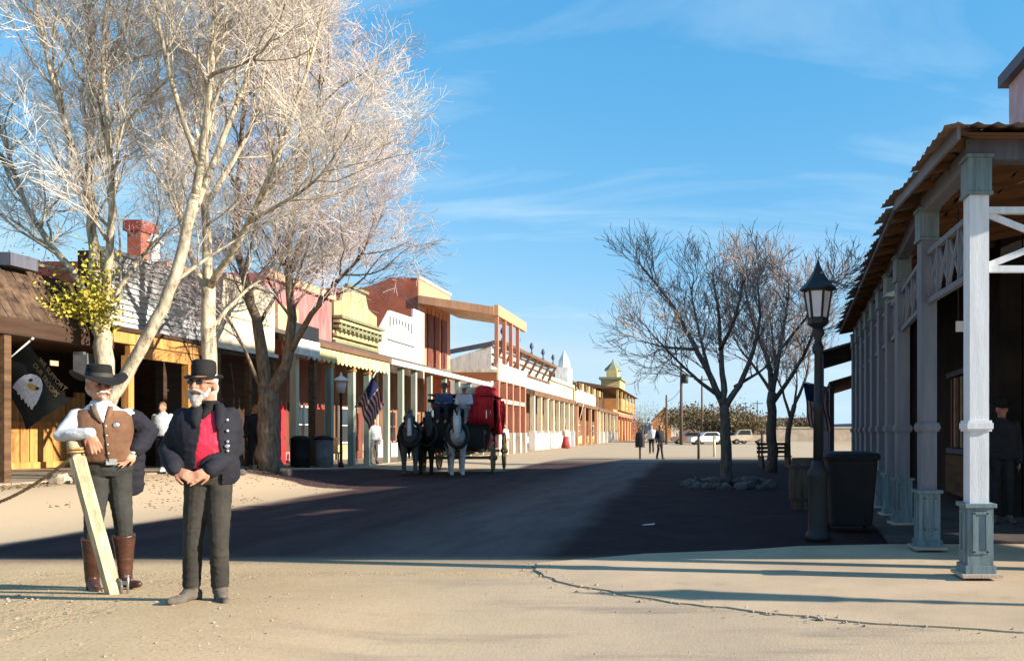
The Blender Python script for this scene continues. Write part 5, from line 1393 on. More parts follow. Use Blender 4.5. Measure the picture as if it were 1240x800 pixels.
            bmesh.ops.delete(bm, geom=cut, context='FACES'); bm.to_mesh(co_); bm.free()
        cobj = link(co_, 'coat', P)
        md = cobj.modifiers.new('thickness', 'SOLIDIFY'); md.thickness = .008; md.offset = -1
    if look.get('hair'):
        h_ = MB(); kk = k
        h_.ell(PH(0, .022, .045), (.083 * kk, .098 * kk, .098 * kk), 14, 10, rot)
        h_.ell(PH(0, .055, -.02), (.078 * kk, .06 * kk, .085 * kk), 12, 8, rot)
        if look.get('long'): h_.ell(PH(0, .06, -.10), (.085 * kk, .05 * kk, .13 * kk), 12, 8, rot)
        part(h_, 'hair', look['hair'], v=vox * 1.2, wr=.006, ws=30)
    if look.get('beard'):
        b_ = MB(); kk = k * J.get('hk', 1)
        full = look.get('beard_len', .03)
        b_.tube([PH(-.066, -.035, -.035), PH(-.055, -.062, -.085), PH(0, -.085, -.112 - full * .3), PH(.055, -.062, -.085), PH(.066, -.035, -.035)], [.014 * kk, .022 * kk, .030 * kk, .022 * kk, .014 * kk], 10, True, True)
        if look.get('stubble'): b_ = MB(); b_.ell(PH(0, -.082, -.098), (.022 * kk, .016 * kk, .020 * kk), 10, 8, rot)
        else: b_.ell(PH(0, -.078, -.115 - full * .6), (.040 * kk, .034 * kk, .036 * kk + full), 10, 8, rot)
        b_.tube([PH(-.050, -.080, -.068), PH(-.022, -.104, -.050), PH(0, -.108, -.047), PH(.022, -.104, -.050), PH(.050, -.080, -.068)], [.007 * kk, .013 * kk, .012 * kk, .013 * kk, .007 * kk], 8, True, True)
        part(b_, 'beard', look['beard'], v=max(.008, vox), wr=.007, ws=38, smo=2)
    if detail == 2:
        for s in (-1, 1):
            e_ = MB(); e_.ell(PH(s * .030, -.0815, .008), (.011, .007, .0075), 10, 8, rot); link(e_.mesh('eye', M['black_felt'], True), 'eye', P)
            eb = MB(); eb.tube([PH(s * .014, -.098, .031), PH(s * .032, -.092, .036), PH(s * .050, -.078, .030)], .0055, 6, True, True); link(eb.mesh('eyebrow', look.get('beard', M['hair_white']), True), 'eyebrow', P)
    if look.get('glasses'):
        g_ = MB()
        for s in (-1, 1): g_.ell(PH(s * .033, -.099, .008), (.026, .008, .019), 12, 8, rot)
        g_.tube([PH(-.012, -.106, .012), PH(.012, -.106, .012)], .003, 6)
        for s in (-1, 1): g_.tube([PH(s * .058, -.092, .012), PH(s * .080, .0, .008)], .003, 6)
        link(g_.mesh('glasses', M['glasses'], True), 'glasses', P)
    if look.get('hat'):
        hm = look['hat']; kk = k
        ho = link(hat_mesh(PH(0, .006, hm.get('z', .062)), rot @ Matrix.Rotation(hm.get('roll', 0), 3, 'Y'), hm['brim'] * kk, hm['r'] * kk, hm['h'] * kk, hm['m'], hm.get('pinch', .01), hm.get('curl', .03), hm.get('flare', 1.0), hm.get('tilt', .05)), 'hat', P)
        if hm.get('band'):
            q = MB(); n_ = 28; vs, fs = [], []
            R2 = rot @ Matrix.Rotation(hm.get('roll', 0), 3, 'Y') @ Matrix.Rotation(hm.get('tilt', .05), 3, 'X')
            for z_ in (.008, .040):
                for i in range(n_):
                    a = 2 * math.pi * i / n_; vs.append(PH(0, .006, hm.get('z', .062)) + R2 @ Vector((hm['r'] * 1.035 * math.cos(a) * kk, hm['r'] * 1.035 * 1.14 * math.sin(a) * kk, z_)))
            for i in range(n_): fs.append((i, (i + 1) % n_, n_ + (i + 1) % n_, n_ + i))
            q.add(vs, fs); link(q.mesh('hat_band', hm['band'], True), 'hat_band', ho)
    return P, PH, rot
def stand(k=1.0, **kw):
    J = dict(k=k, pelvis=(0, 0, .95 * k), neck=(0, 0, 1.50 * k), head=(0, -.02, 1.65 * k), lsh=(-.19 * k, 0, 1.42 * k), rsh=(.19 * k, 0, 1.42 * k), lel=(-.24 * k, .03, 1.13 * k), rel=(.24 * k, .03, 1.13 * k),
             lwr=(-.23 * k, -.06, .89 * k), rwr=(.23 * k, -.06, .89 * k), lhd=(0, -.15, -1), rhd=(0, -.15, -1), lhn=(-1, 0, 0), rhn=(1, 0, 0), lth=1, rth=-1, lhp=(-.09 * k, 0, .90 * k), rhp=(.09 * k, 0, .90 * k),
             lkn=(-.10 * k, -.02, .50 * k), rkn=(.10 * k, -.02, .50 * k), lan=(-.11 * k, .02, .09 * k), ran=(.11 * k, .02, .09 * k), lto=(-.14 * k, -.16, .035), rto=(.14 * k, -.16, .035))
    J.update(kw); return J

# --- man in the brown vest, leaning on the timber post
def px_person(px0, py0, Yd):
    X = (px0 - CX) / FPX * Yd; th = math.atan2(-X, Yd); kv = FPX / Yd; kh = kv / math.cos(th)
    z0 = EYE - (py0 - CY) / FPX * Yd
    return (X, Yd, z0), th, lambda px, py, d=0.0: ((px - px0) / kh, d, (py0 - py) / kv)
loc, th, q = px_person(128, 713, 6.85)
J1 = dict(k=1.0, w=1.02, pelvis=q(131, 572, .02), neck=q(123, 490, -.02), head=q(120, 467, -.05), yaw=.38, tilt=.06, hk=1.04,
    lsh=q(95, 504, -.01), lel=q(76, 527, -.16), lwr=q(110, 524, -.29), lhd=(.30, -.06, -.95), lhn=(-.10, -1, 0), lth=1, lcu=.22,
    rsh=q(156, 503, .02), rel=q(181, 522, .06), rwr=q(163, 547, -.07), rhd=(-.62, -.35, -.55), rhn=(.2, -.9, .35), rth=-1, rcu=.45,
    lhp=q(118, 577, .02), rhp=q(144, 577, .02), lkn=q(113, 640, -.05), rkn=q(150, 640, -.03), lan=q(112, 700, .04), ran=q(152, 697, .0), lto=q(119, 711, -.16), rto=q(166, 707, -.14))
P1, PH1, rot1 = person('person', 'man in black hat, brown vest and tall boots leaning on the timber post', loc, th, J1,
    dict(trousers=M['grey_trousers'], cuff=.30, boot=.86, boots=M['brown_boot'], shirt=M['white_shirt'], vest=M['brown_vest'], hair=M['hair_white'], beard=M['hair_white'], stubble=True,
         hat=dict(brim=.198, r=.092, h=.112, m=M['black_felt'], pinch=.035, curl=.05, band=M['hat_band'], tilt=.02, z=.066)), 2)
def on_torso(J, t, a, g=.03, belly=.035):
    """point on the front of the torso: t 0..1 up the trunk, a sideways in metres"""
    pe, nk = Vector(J['pelvis']), Vector(J['neck']); c = pe.lerp(nk, t)
    prof = [(.04, .165, .115, 0), (.16, .168, .118, -.2), (.32, .160, .118, -.6), (.48, .168, .120, -.7), (.66, .185, .122, -.4), (.82, .190, .112, 0), (.92, .165, .092, .1), (1.0, .085, .065, .1)]
    ts = [p[0] for p in prof]
    rx = np.interp(t, ts, [p[1] for p in prof]) + g; bl = np.interp(t, ts, [p[3] for p in prof]); ry = np.interp(t, ts, [p[2] for p in prof]) + g - bl * belly * .6
    u = max(-.98, min(.98, a / rx))
    return Vector((c.x + a, c.y + bl * belly - ry * (1 - abs(u) ** 2.3) ** (1 / 2.3), c.z))
def strip(J, pts, wd, m, name, parent, g=.03, th_=.006):
    """ribbon of cloth lying on the trunk through (t, a) points"""
    mb = MB(); P_ = [on_torso(J, t, a, g) for t, a in pts]; vs = []; n = len(P_)
    for i, (t, a) in enumerate(pts):
        w_ = wd[i] if isinstance(wd, (list, tuple)) else wd
        vs += [on_torso(J, t, a - w_ / 2, g), on_torso(J, t, a, g + th_), on_torso(J, t, a + w_ / 2, g)]
    fs = []
    for i in range(n - 1): fs += [(i * 3, i * 3 + 1, i * 3 + 4, i * 3 + 3), (i * 3 + 1, i * 3 + 2, i * 3 + 5, i * 3 + 4)]
    mb.add(vs, fs); o = link(mb.mesh(name, m, True), name, parent); md = o.modifiers.new('t', 'SOLIDIFY'); md.thickness = .006; return o
# open collar shows the shirt; vest edges, buttons, badge, belt buckle
strip(J1, [(1.02, -.005), (.95, -.005), (.88, -.004), (.80, -.003), (.74, 0)], [.11, .10, .075, .045, .012], M['white_shirt'], 'shirt_front', P1, .034)
strip(J1, [(.98, -.065), (.90, -.055), (.82, -.040), (.73, -.012)], [.035, .045, .042, .016], M['vest_lining'], 'lapel', P1, .038)
strip(J1, [(.98, .060), (.90, .052), (.82, .036), (.73, .012)], [.035, .045, .042, .016], M['brown_vest'], 'lapel', P1, .038)
strip(J1, [(.73, .004), (.55, .006), (.35, .008), (.16, .010)], .012, M['vest_lining'], 'vest_edge', P1, .033)
for i, t in enumerate((.68, .55, .42, .29)):
    m_ = MB(); p = on_torso(J1, t, .014, .036); m_.ell(p, (.009, .006, .009), 8, 6); link(m_.mesh('button', M['silver'], True), 'button', P1)
m_ = MB(); p = on_torso(J1, .70, .085, .034); m_.lathe([(.022, 0), (.022, .005), (.012, .009)], 10); m_.v = [(x + p.x, p.y - z, y + p.z) for x, y, z in m_.v]; link(m_.mesh('badge', M['silver']), 'badge', P1)
strip(J1, [(.20, 0), (.13, 0)], .33, M['belt'], 'belt', P1, .022)
m_ = MB(); p = on_torso(J1, .165, .03, .030); m_.box((p.x, p.y, p.z), (.075, .015, .05)); link(m_.mesh('buckle', M['silver']), 'buckle', P1)
# navy jacket slung over the far shoulder: sleeve over the arm on the right of the picture
jk = MB(); sh, el, wr = Vector(J1['rsh']), Vector(J1['rel']), Vector(J1['rwr'])
jk.tube([sh + Vector((.02, .02, -.02)), vlerp(sh, el, .5), el, vlerp(el, wr, .45), vlerp(el, wr, .82)], [.088, .092, .086, .084, .074], 14, True, True)
jk.tube([sh + Vector((-.02, .14, .02)), sh + Vector((-.02, .16, -.35)), sh + Vector((-.03, .15, -.66))], [(.12, .05), (.15, .06), (.15, .05)], 14, True, True)
link(remesh(jk, M['navy_coat'], 'jacket', .009, 4, .014, 9), 'jacket', P1)

# --- man with white beard, dark coat, red waistcoat
loc, th, q = px_person(246, 727, 6.0)
J2 = dict(k=1.0, w=1.05, pelvis=q(252, 582, .02), neck=q(251, 490, .0), head=q(246, 466, -.04), yaw=-.55, tilt=-.05, hk=1.02,
    lsh=q(223, 505, .0), lel=q(203, 545, .0), lwr=q(213, 567, -.17), lhd=(.75, -.45, -.35), lhn=(-.15, -.85, .45), lth=1, lcu=.55,
    rsh=q(279, 504, .0), rel=q(287, 545, .0), rwr=q(254, 567, -.20), rhd=(-.80, -.25, -.45), rhn=(.25, -.85, .4), rth=-1, rcu=.55,
    lhp=q(240, 590, .02), rhp=q(265, 590, .0), lkn=q(234, 652, .02), rkn=q(265, 655, -.06), lan=q(232, 712, .06), ran=q(267, 714, -.0), lto=q(210, 722, -.06), rto=q(272, 726, -.17))
P2, PH2, rot2 = person('person', 'white-bearded man in dark coat and red waistcoat with hands clasped', loc, th, J2,
    dict(trousers=M['tan_trousers'], cuff=.97, boot=.12, boots=M['suede'], shirt=M['black_felt'], vest=M['red_satin'], coat=M['navy_coat'], coat_lo=-.05, open=[.085, .085, .080, .060, .050, .05, .05], open_shift=.01, hair=M['hair_white'], beard=M['hair_white'], beard_len=.014, glasses=True,
         hat=dict(brim=.122, r=.078, h=.125, m=M['black_felt'], pinch=.0, curl=.012, tilt=.04, z=.060, flare=1.03)), 2)
strip(J2, [(1.02, -.065), (.93, -.072), (.82, -.080), (.70, -.070)], [.05, .085, .085, .02], M['navy_coat'], 'lapel', P2, .050)
strip(J2, [(1.02, .075), (.93, .085), (.82, .082), (.66, .070)], [.05, .075, .075, .02], M['navy_coat'], 'lapel', P2, .050)
strip(J2, [(1.04, .03), (.98, .02), (.90, -.01), (.82, -.03)], [.10, .09, .07, .03], M['black_felt'], 'neckerchief', P2, .034)
for t in (.80, .66, .52, .40):
    m_ = MB(); p = on_torso(J2, t, .125, .050); m_.ell(p, (.012, .008, .012), 10, 6); link(m_.mesh('button', M['silver'], True), 'button', P2)
m_ = MB(); p = on_torso(J2, .46, .122, .052); m_.ell(p, (.018, .008, .016), 10, 6); link(m_.mesh('badge', M['silver'], True), 'badge', P2)

# --- other people
def bystander(label, px, pyfeet, Yd, look, rz=0.0, k=1.0, detail=0, z=None, **kw):
    X = (px - CX) / FPX * Yd; z0 = EYE - (pyfeet - CY) / FPX * Yd if z is None else z
    return person('person', label, (X, Yd, z0), math.atan2(-X, Yd) + rz, stand(k, **kw), look, detail)
bystander('woman in white jacket and dark leggings walking on the boardwalk', 197, 568, 19.3, dict(trousers=M['cloth_dark'], boots=M['white_shirt'], shirt=M['white_shirt'], coat=M['white_shirt'], hair=M['hair_brown'], cuff=.9), -.5, .95, 1,
          lan=(-.05, .18, .12), lkn=(-.08, .05, .5), lto=(-.06, .02, .05), ran=(.08, -.16, .09), rkn=(.09, -.12, .5), rto=(.09, -.34, .04), z=.40)
bystander('person in dark clothes standing in the shade beside the forked tree', 309, 568, 22.3, dict(trousers=M['cloth_dark'], shirt=M['cloth_dark'], coat=M['cloth_dark'], hair=M['hair_brown']), .3, 1.0, 1, z=.36)
bystander('person in pale shirt standing on the green porch behind the horses', 453, 566, 31.8, dict(trousers=M['cloth_grey'], shirt=M['white_shirt'], coat=M['white_shirt'], hair=M['hair_brown']), .3, 1.0, 0, z=.14)
bystander('person standing in the dark under the corner porch', 1213, 640, 11.7, dict(trousers=M['cloth_dark'], shirt=M['cloth_dark'], coat=M['cloth_dark'], hair=M['hair_brown'], hat=dict(brim=.16, r=.09, h=.11, m=M['black_felt'])), .2, 1.0, 1, z=.045)
bystander('person in long red skirt and cream top on the far pavement', 685, 543, 69, dict(skirt=M['cloth_red'], skirt_r=.42, shirt=M['cream'], coat=M['cream'], hair=M['hair_brown']), .3, 1.08, 0, z=0)
bystander('person in black walking at the end of the shaded street', 799, 555, 41.5, dict(trousers=M['cloth_dark'], shirt=M['cloth_dark'], coat=M['cloth_dark'], hair=M['hair_brown']), .6, 1.0, 0, z=0, lan=(-.08, .16, .1), lto=(-.09, .0, .04), ran=(.08, -.14, .09), rto=(.09, -.3, .035))
bystander('person in white shirt beside the walker in black', 789, 548, 52, dict(trousers=M['cloth_dark'], shirt=M['white_shirt'], coat=M['white_shirt'], hair=M['hair_brown']), -.3, 1.05, 0, z=0)
bystander('person in pale clothes by the hotel posts behind the coach', 611, 548, 50, dict(trousers=M['cloth_tan'], shirt=M['white_shirt'], coat=M['white_shirt'], hair=M['hair_brown']), .3, 1.0, 0, z=.1)

# ------------------------------------------------------------------ horses
def horse(label, loc, rz, coat, seed=0, headturn=0.0):
    """faces local -y"""
    H = thing('horse', label, 'horse', loc, rz, 'horses of the coach team')
    b = MB()
    b.tube([(0, -.62, 1.12), (0, -.50, 1.10), (0, -.15, 1.06), (0, .35, 1.08), (0, .75, 1.16), (0, .95, 1.12)], [(.16, .20), (.25, .30), (.29, .32), (.31, .33), (.28, .29), (.16, .18)], 16, True, True)
    hx = headturn
    b.tube([(0, -.48, 1.16), (hx * .3, -.72, 1.36), (hx * .7, -.88, 1.58), (hx, -.92, 1.70)], [(.16, .22), (.115, .19), (.10, .15), (.085, .12)], 14, True, True)
    b.tube([(hx, -.90, 1.72), (hx, -1.02, 1.64), (hx, -1.16, 1.42), (hx, -1.25, 1.23), (hx, -1.29, 1.15)], [(.105, .12), (.128, .15), (.105, .125), (.086, .095), (.082, .085)], 12, True, True)
    for s in (-1, 1):
        b.tube([(hx + s * .06, -.92, 1.78), (hx + s * .075, -.93, 1.86), (hx + s * .07, -.94, 1.93)], [.035, .03, .008], 8)
        f = s * .15
        b.tube([(f, -.45, 1.05), (f, -.48, .80), (f, -.46, .50), (f, -.47, .28), (f, -.47, .12)], [.14, .10, .075, .055, .056], 10, True, True)
        b.tube([(f, -.47, .13), (f, -.50, .06), (f, -.52, .02)], [.046, .058, .066], 10)
        g = s * .16
        b.tube([(g, .72, 1.08), (g, .62, .84), (g, .74, .62), (g, .90, .48), (g, .86, .28), (g, .85, .13)], [.19, .16, .10, .075, .056, .056], 10, True, True)
        b.tube([(g, .85, .14), (g, .82, .06), (g, .80, .02)], [.047, .058, .066], 10)
    link(remesh(b, coat, 'body', .024, 4), 'body', H)
    m = MB(); m.tube([(hx, -.93, 1.84), (hx * .8 + .05, -.84, 1.74), (hx * .6 + .07, -.72, 1.56), (.07, -.52, 1.36)], [(.03, .05), (.045, .08), (.045, .09), (.03, .06)], 8, True, True); m.tube([(hx, -.96, 1.86), (hx, -1.06, 1.74), (hx, -1.10, 1.64)], [.03, .035, .012], 8, True, True)
    link(remesh(m, M['leather'], 'mane', .02, 2, .01, 18), 'mane', H)
    t = MB(); t.tube([(0, .98, 1.22), (0, 1.10, 1.05), (0, 1.12, .75), (0, 1.10, .45)], [.05, .07, .07, .02], 8, True, True); link(t.mesh('tail', M['leather'], True), 'tail', H)
    # collar, bridle with blinkers, breast strap and traces
    c = MB(); c.tube([(.27 * math.cos(a), -.58 + .12 * math.sin(a), 1.20 + .36 * math.sin(a)) for a in np.linspace(0, 6.283, 20)], .055, 8, False); link(c.mesh('collar', M['leather'], True), 'collar', H)
    br_ = MB()
    for z, y, r in ((1.30, -1.21, .11), (1.62, -1.03, .145)):
        br_.tube([(hx + r * math.cos(a), y + .02 + r * .8 * math.sin(a) * .75, z + r * .55 * math.sin(a)) for a in np.linspace(0, 6.283, 16)], .014, 6, False)
    for s in (-1, 1):
        br_.bar((hx + s * .125, -1.0, 1.70), (hx + s * .11, -1.2, 1.32), .016, .03)
        br_.box((hx + s * .14, -1.06, 1.62), (.02, .12, .12))
    link(br_.mesh('bridle', M['leather']), 'bridle', H)
    for s in (-1, 1):
        tr = MB(); tr.bar((s * .31, -.5, 1.05), (s * .36, 1.2, .95), .02, .06); link(tr.mesh('trace', M['leather']), 'trace', H)
    hs = MB(); hs.tube([(.33 * math.cos(a), -.05, 1.06 + .36 * math.sin(a)) for a in np.linspace(0, 6.283, 22)], .025, 6, False); link(hs.mesh('girth', M['leather'], True), 'girth', H)
    for s in (-1, 1):
        e = MB(); e.ell((hx + s * .115, -1.07, 1.60), (.016, .024, .02), 8, 6); link(e.mesh('eye', M['black_felt'], True), 'eye', H)
    if seed == 1:
        bl = MB(); bl.tube([(hx, -1.10, 1.72), (hx, -1.24, 1.50), (hx, -1.325, 1.28), (hx, -1.36, 1.16)], [(.03, .02), (.05, .03), (.05, .03), (.06, .03)], 10, True, True); link(bl.mesh('blaze', M['white_coat_horse'], True), 'blaze', H)
    H.scale = (1.08, 1.08, 1.06)
    return H
CXc = -7.75
horse('grey-white horse with dark harness in front of the coach', (U(545, 573, 24.6).x + .02, 25.2, .02), .34, M['white_coat_horse'], 0, -.04)
horse('dark grey horse with pale face, left leader of the coach team', (U(489, 570, 24.4).x, 24.9, .06), .36, M['dark_coat_horse'], 1, -.03)
horse('black horse half hidden beside the dark grey leader', (U(508, 570, 25.2).x, 25.8, .05), .34, M['leather'], 2, .05)

# ------------------------------------------------------------------ stagecoach
def wheel(parent, c, r, m, nsp=12):
    w = bpy.data.objects.new('wheel', None); COL.objects.link(w); w.parent = parent; w.location = c; WLOC[w] = Vector()
    n = 24
    ty = MB(); ty.lathe([(r - .035, -.03), (r, -.03), (r, .03), (r - .035, .03), (r - .035, -.03)], n); ty.v = [(z, x, y) for x, y, z in ty.v]; ty.f = ty.f[:-2]; ty.mi = ty.mi[:-2]; link(ty.mesh('rim', m), 'rim', w)
    hb = MB(); hb.lathe([(.05, -.14), (.09, -.1), (.1, 0), (.09, .1), (.05, .14)], 12); hb.v = [(z, x, y) for x, y, z in hb.v]; link(hb.mesh('hub', m, True), 'hub', w)
    for k in range(nsp):
        a = 2 * math.pi * k / nsp
        s = MB(); s.bar((0, .06 * math.cos(a), .06 * math.sin(a)), (0, (r - .03) * math.cos(a), (r - .03) * math.sin(a)), .035, .03, (1, 0, 0)); link(s.mesh('spoke', m), 'spoke', w)
    return w
cx0 = U(560, 570, 27.2).x
co = thing('stagecoach', 'dark red stagecoach with red drapes standing behind the horses', 'stagecoach', (cx0, 27.1, .02), .14)
def cp(mb, nm, m, parent=co, smooth=False): return link(mb.mesh(nm, m, smooth), nm, parent)
b = MB()
b.prism([(-.82, 0, .78), (-.95, 0, 1.15), (-1.0, 0, 2.35), (1.0, 0, 2.35), (.95, 0, 1.15), (.82, 0, .78)], (0, 2.5, 0)); body_ = cp(b, 'body', M['coach_red'])
b = MB(); b.box((0, 1.25, 2.41), (2.16, 2.75, .10)); cp(b, 'roof', M['black_felt'])
b = MB(); [b.bar((s * 1.02, -.05, 2.62), (s * 1.02, 2.55, 2.62), .04, .04) for s in (-1, 1)]; [b.bar((-1.02, y, 2.62), (1.02, y, 2.62), .04, .04) for y in (-.05, 2.55)]; [b.bar((s * 1.02, y, 2.44), (s * 1.02, y, 2.62), .03, .03) for s in (-1, 1) for y in (0, .85, 1.7, 2.5)]; cp(b, 'roof_rail', M['black_iron'])
b = MB(); b.box((0, -.55, 1.35), (1.7, .8, .12)); b.box((0, -.90, 1.12), (1.7, .08, .60)); b.box((0, -.2, 1.75), (1.75, .12, .9)); cp(b, 'driver_box', M['leather'])
for s in (-1, 1):
    d = MB(); d.box((s * 1.0, 1.25, 1.55), (.05, .75, 1.5)); do = cp(d, 'door', M['coach_red']); h_ = MB(); h_.box((s * 1.04, 1.0, 1.4), (.04, .1, .03)); link(h_.mesh('handle', M['silver']), 'handle', do)
    for y in (.42, 2.08):
        wdw = MB(); wdw.box((s * .995, y, 1.85), (.05, .55, .65)); cp(wdw, 'window', M['black_felt'])
# red drapes on the sunlit flank and top
for i in range(7):
    y = .02 + i * .38
    dr = MB(); n = 7; vs = []; fs = []
    for j in range(n):
        t = j / (n - 1); yy = y + t * .37
        for zt in (2.5, 2.2, 1.75, 1.30): vs.append((1.12 + .035 * math.cos(t * 6.28) + (.06 if zt < 2.3 else 0) * math.sin(zt * 4 + i), yy, zt + .03 * math.sin(i * 2 + t * 3)))
    for j in range(n - 1):
        for z_ in range(3): fs.append((j * 4 + z_, j * 4 + 4 + z_, j * 4 + 5 + z_, j * 4 + 1 + z_))
    dr.add(vs, fs); o = cp(dr, 'drape', M['coach_drape'], smooth=True); md = o.modifiers.new('t', 'SOLIDIFY'); md.thickness = .02
for i in range(5):       # drapes tied back over the front corner
    x0_ = .28 + i * .165; vs = []; fs = []
    for j in range(6):
        t = j / 5; xx = x0_ + t * .16
        for zt in (2.56, 2.30, 1.95, 1.62 - .12 * (i == 4)): vs.append((xx + .02 * math.sin(zt * 5), -.32 - .03 * math.cos(t * 6.28) - .05 * (2.56 - zt), zt + .02 * math.sin(i + t * 3)))
    for j in range(5):
        for z_ in range(3): fs.append((j * 4 + z_, j * 4 + 4 + z_, j * 4 + 5 + z_, j * 4 + 1 + z_))
    dr = MB(); dr.add(vs, fs); o = cp(dr, 'drape', M['coach_drape'], smooth=True); md = o.modifiers.new('t', 'SOLIDIFY'); md.thickness = .02
b = MB(); b.prism([(-1.05, -.34, 2.58), (1.12, -.34, 2.58), (1.12, 2.6, 2.58), (-1.05, 2.6, 2.58)], (0, 0, .03)); cp(b, 'roof_cover', M['coach_drape'])
for i, (x, y, s) in enumerate(((.70, .25, .27), (.25, .5, .24), (.78, 1.1, .27), (-.1, 1.3, .26))):
    bg = MB(); bg.loft([((x, y, 2.615), s, s * .8), ((x, y, 2.66), s * 1.05, s * .85), ((x, y, 2.60 + s), s, s * .8), ((x, y, 2.66 + s), s * .7, s * .55)], 14, 3.5); cp(bg, 'roof_cushion', M['coach_drape'] if i % 2 == 0 else M['cream'], smooth=True)
b = MB(); b.bar((0, -1.2, .62), (0, 3.0, .62), .12, .12); b.bar((-1.0, -.75, .52), (1.0, -.75, .52), .1, .1); b.bar((-1.0, 2.5, .68), (1.0, 2.5, .68), .1, .1); b.box((0, 3.0, 1.2), (1.5, .9, .08)); [b.bar((s * .7, -.9, .75), (s * .7, 2.9, .75), .09, .14) for s in (-1, 1)]; cp(b, 'undercarriage', M['wheel_wood'])
for s in (-1, 1):
    wheel(co, (s * 1.12, -.75, .52), .52, M['wheel_wood'], 12); wheel(co, (s * 1.16, 2.5, .68), .68, M['wheel_wood'], 14)
b = MB(); b.bar((0, -1.2, .6), (.05, -3.6, .72), .08, .09); cp(b, 'shaft', M['wheel_wood'])
for s in (-1, 1):
    l_ = MB(); l_.box((s * .92, -.28, 1.95), (.15, .15, .26)); l_.lathe([(.09, 0), (.02, .1)], 8, (s * .92, -.28, 2.08)); cp(l_, 'coach_lamp', M['silver'])
# two people on the coach
def seated(label, loc, rz, look, k=1.0):
    J = stand(k, pelvis=(0, .05, .12), neck=(0, -.02, .66), head=(0, -.06, .81), lsh=(-.19, -.01, .58), rsh=(.19, -.01, .58), lel=(-.25, -.12, .32), rel=(.25, -.12, .32), lwr=(-.10, -.34, .30), rwr=(.10, -.34, .30), lhd=(.2, -1, 0), rhd=(-.2, -1, 0), lhn=(0, 0, 1), rhn=(0, 0, 1), lth=1, rth=-1,
              lhp=(-.09, .02, .10), rhp=(.09, .02, .10), lkn=(-.13, -.42, .14), rkn=(.13, -.42, .14), lan=(-.12, -.48, -.26), ran=(.12, -.48, -.26), lto=(-.12, -.66, -.33), rto=(.12, -.66, -.33))
    return J
def rider(label, x, y, z, look):
    P = thing('person', label, 'person', (cx0 + x, 27.1 + y, z), .14)
    J = seated('', 0, 0, 0); b = MB(); torso(b, J, 0); hd = Vector(J['head']); PH, rot = head_shapes(b, hd, 0, 1, 0)
    b.tube([Vector(J['neck']), hd], [.06, .055], 10, True, True)
    for s in ('l', 'r'):
        b.tube([J[s + 'sh'], J[s + 'el'], J[s + 'wr']], [.055, .042, .03], 10, True, True); hand(b, J[s + 'wr'], J[s + 'hd'], J[s + 'hn'], J[s + 'th'], .8)
        b.tube([J[s + 'hp'], J[s + 'kn'], J[s + 'an']], [.09, .06, .04], 10, True, True); b.tube([J[s + 'an'], J[s + 'to']], [.045, .035], 10, True, True)
    link(remesh(b, M['skin'], 'body', .022, 3), 'body', P)
    c = MB(); torso(c, J, .028, -.05, .97); [c.tube([J[s + 'sh'], J[s + 'el'], vlerp(J[s + 'el'], J[s + 'wr'], .9)], [.075, .065, .052], 10, True, True) for s in 'lr']; link(remesh(c, look[0], 'coat', .022, 3), 'coat', P)
    t = MB(); [t.tube([J[s + 'hp'], J[s + 'kn'], J[s + 'an']], [.105, .078, .068], 10, True, True) for s in 'lr']; link(remesh(t, look[1], 'trousers', .022, 3), 'trousers', P)
    link(hat_mesh(PH(0, .006, .06), rot, .19, .095, .12, look[2]), 'hat', P)
rider('coach driver in blue coat and brown hat on the box seat', -.42, -.50, 2.02, (M['cloth_blue'], M['cloth_dark'], M['brown_wood']))
rider('passenger in pale shirt beside the driver on the coach box', .22, -.44, 2.00, (M['white_shirt'], M['cloth_grey'], M['cream']))

# ------------------------------------------------------------------ small things along the left pavement
lp = thing('porch_lamp', 'lamp post with white shaded lantern among the green porch posts', 'lamp', (U(413, 560, 27.0).x, 27.0, zs(27)))
m_ = MB(); m_.lathe([(.09, 0), (.09, .1), (.045, .2), (.04, 2.45), (.07, 2.5)], 10); link(m_.mesh('pole', M['black_iron'], True), 'pole', lp)
m_ = MB(); m_.lathe([(.12, 2.5), (.17, 2.9)], 10); link(m_.mesh('lantern_glass', M['frosted'], True), 'lantern_glass', lp)
m_ = MB(); m_.lathe([(.26, 2.9), (.22, 2.96), (.05, 3.08), (.02, 3.2)], 10); link(m_.mesh('lantern_roof', M['white_paint'], True), 'lantern_roof', lp)
for i in range(3):
    c = thing('porch_chair', ['bent wooden chair on the porch behind the sage posts', 'dark wooden chair next to the pale porch post', 'wooden chair on the porch nearest the horses'][i], 'chair', (-13.9, 28.6 + i * 2.1, zs(29 + 2 * i) + .04), .6 * i, 'chairs on the covered porch')
    s_ = MB(); s_.box((0, 0, .45), (.44, .44, .05)); link(s_.mesh('seat', M['brown_wood']), 'seat', c)
    for sx in (-1, 1):
        for sy in (-1, 1):
            l_ = MB(); l_.box((sx * .19, sy * .19, .215), (.045, .045, .42)); link(l_.mesh('leg', M['brown_wood']), 'leg', c)
    for k in range(4):
        l_ = MB(); l_.box((-.15 + k * .1, .21, .72), (.05, .03, .5)); link(l_.mesh('back_slat', M['brown_wood']), 'back_slat', c)
    l_ = MB(); l_.box((0, .21, 1.0), (.44, .04, .08)); link(l_.mesh('back_rail', M['brown_wood']), 'back_rail', c)
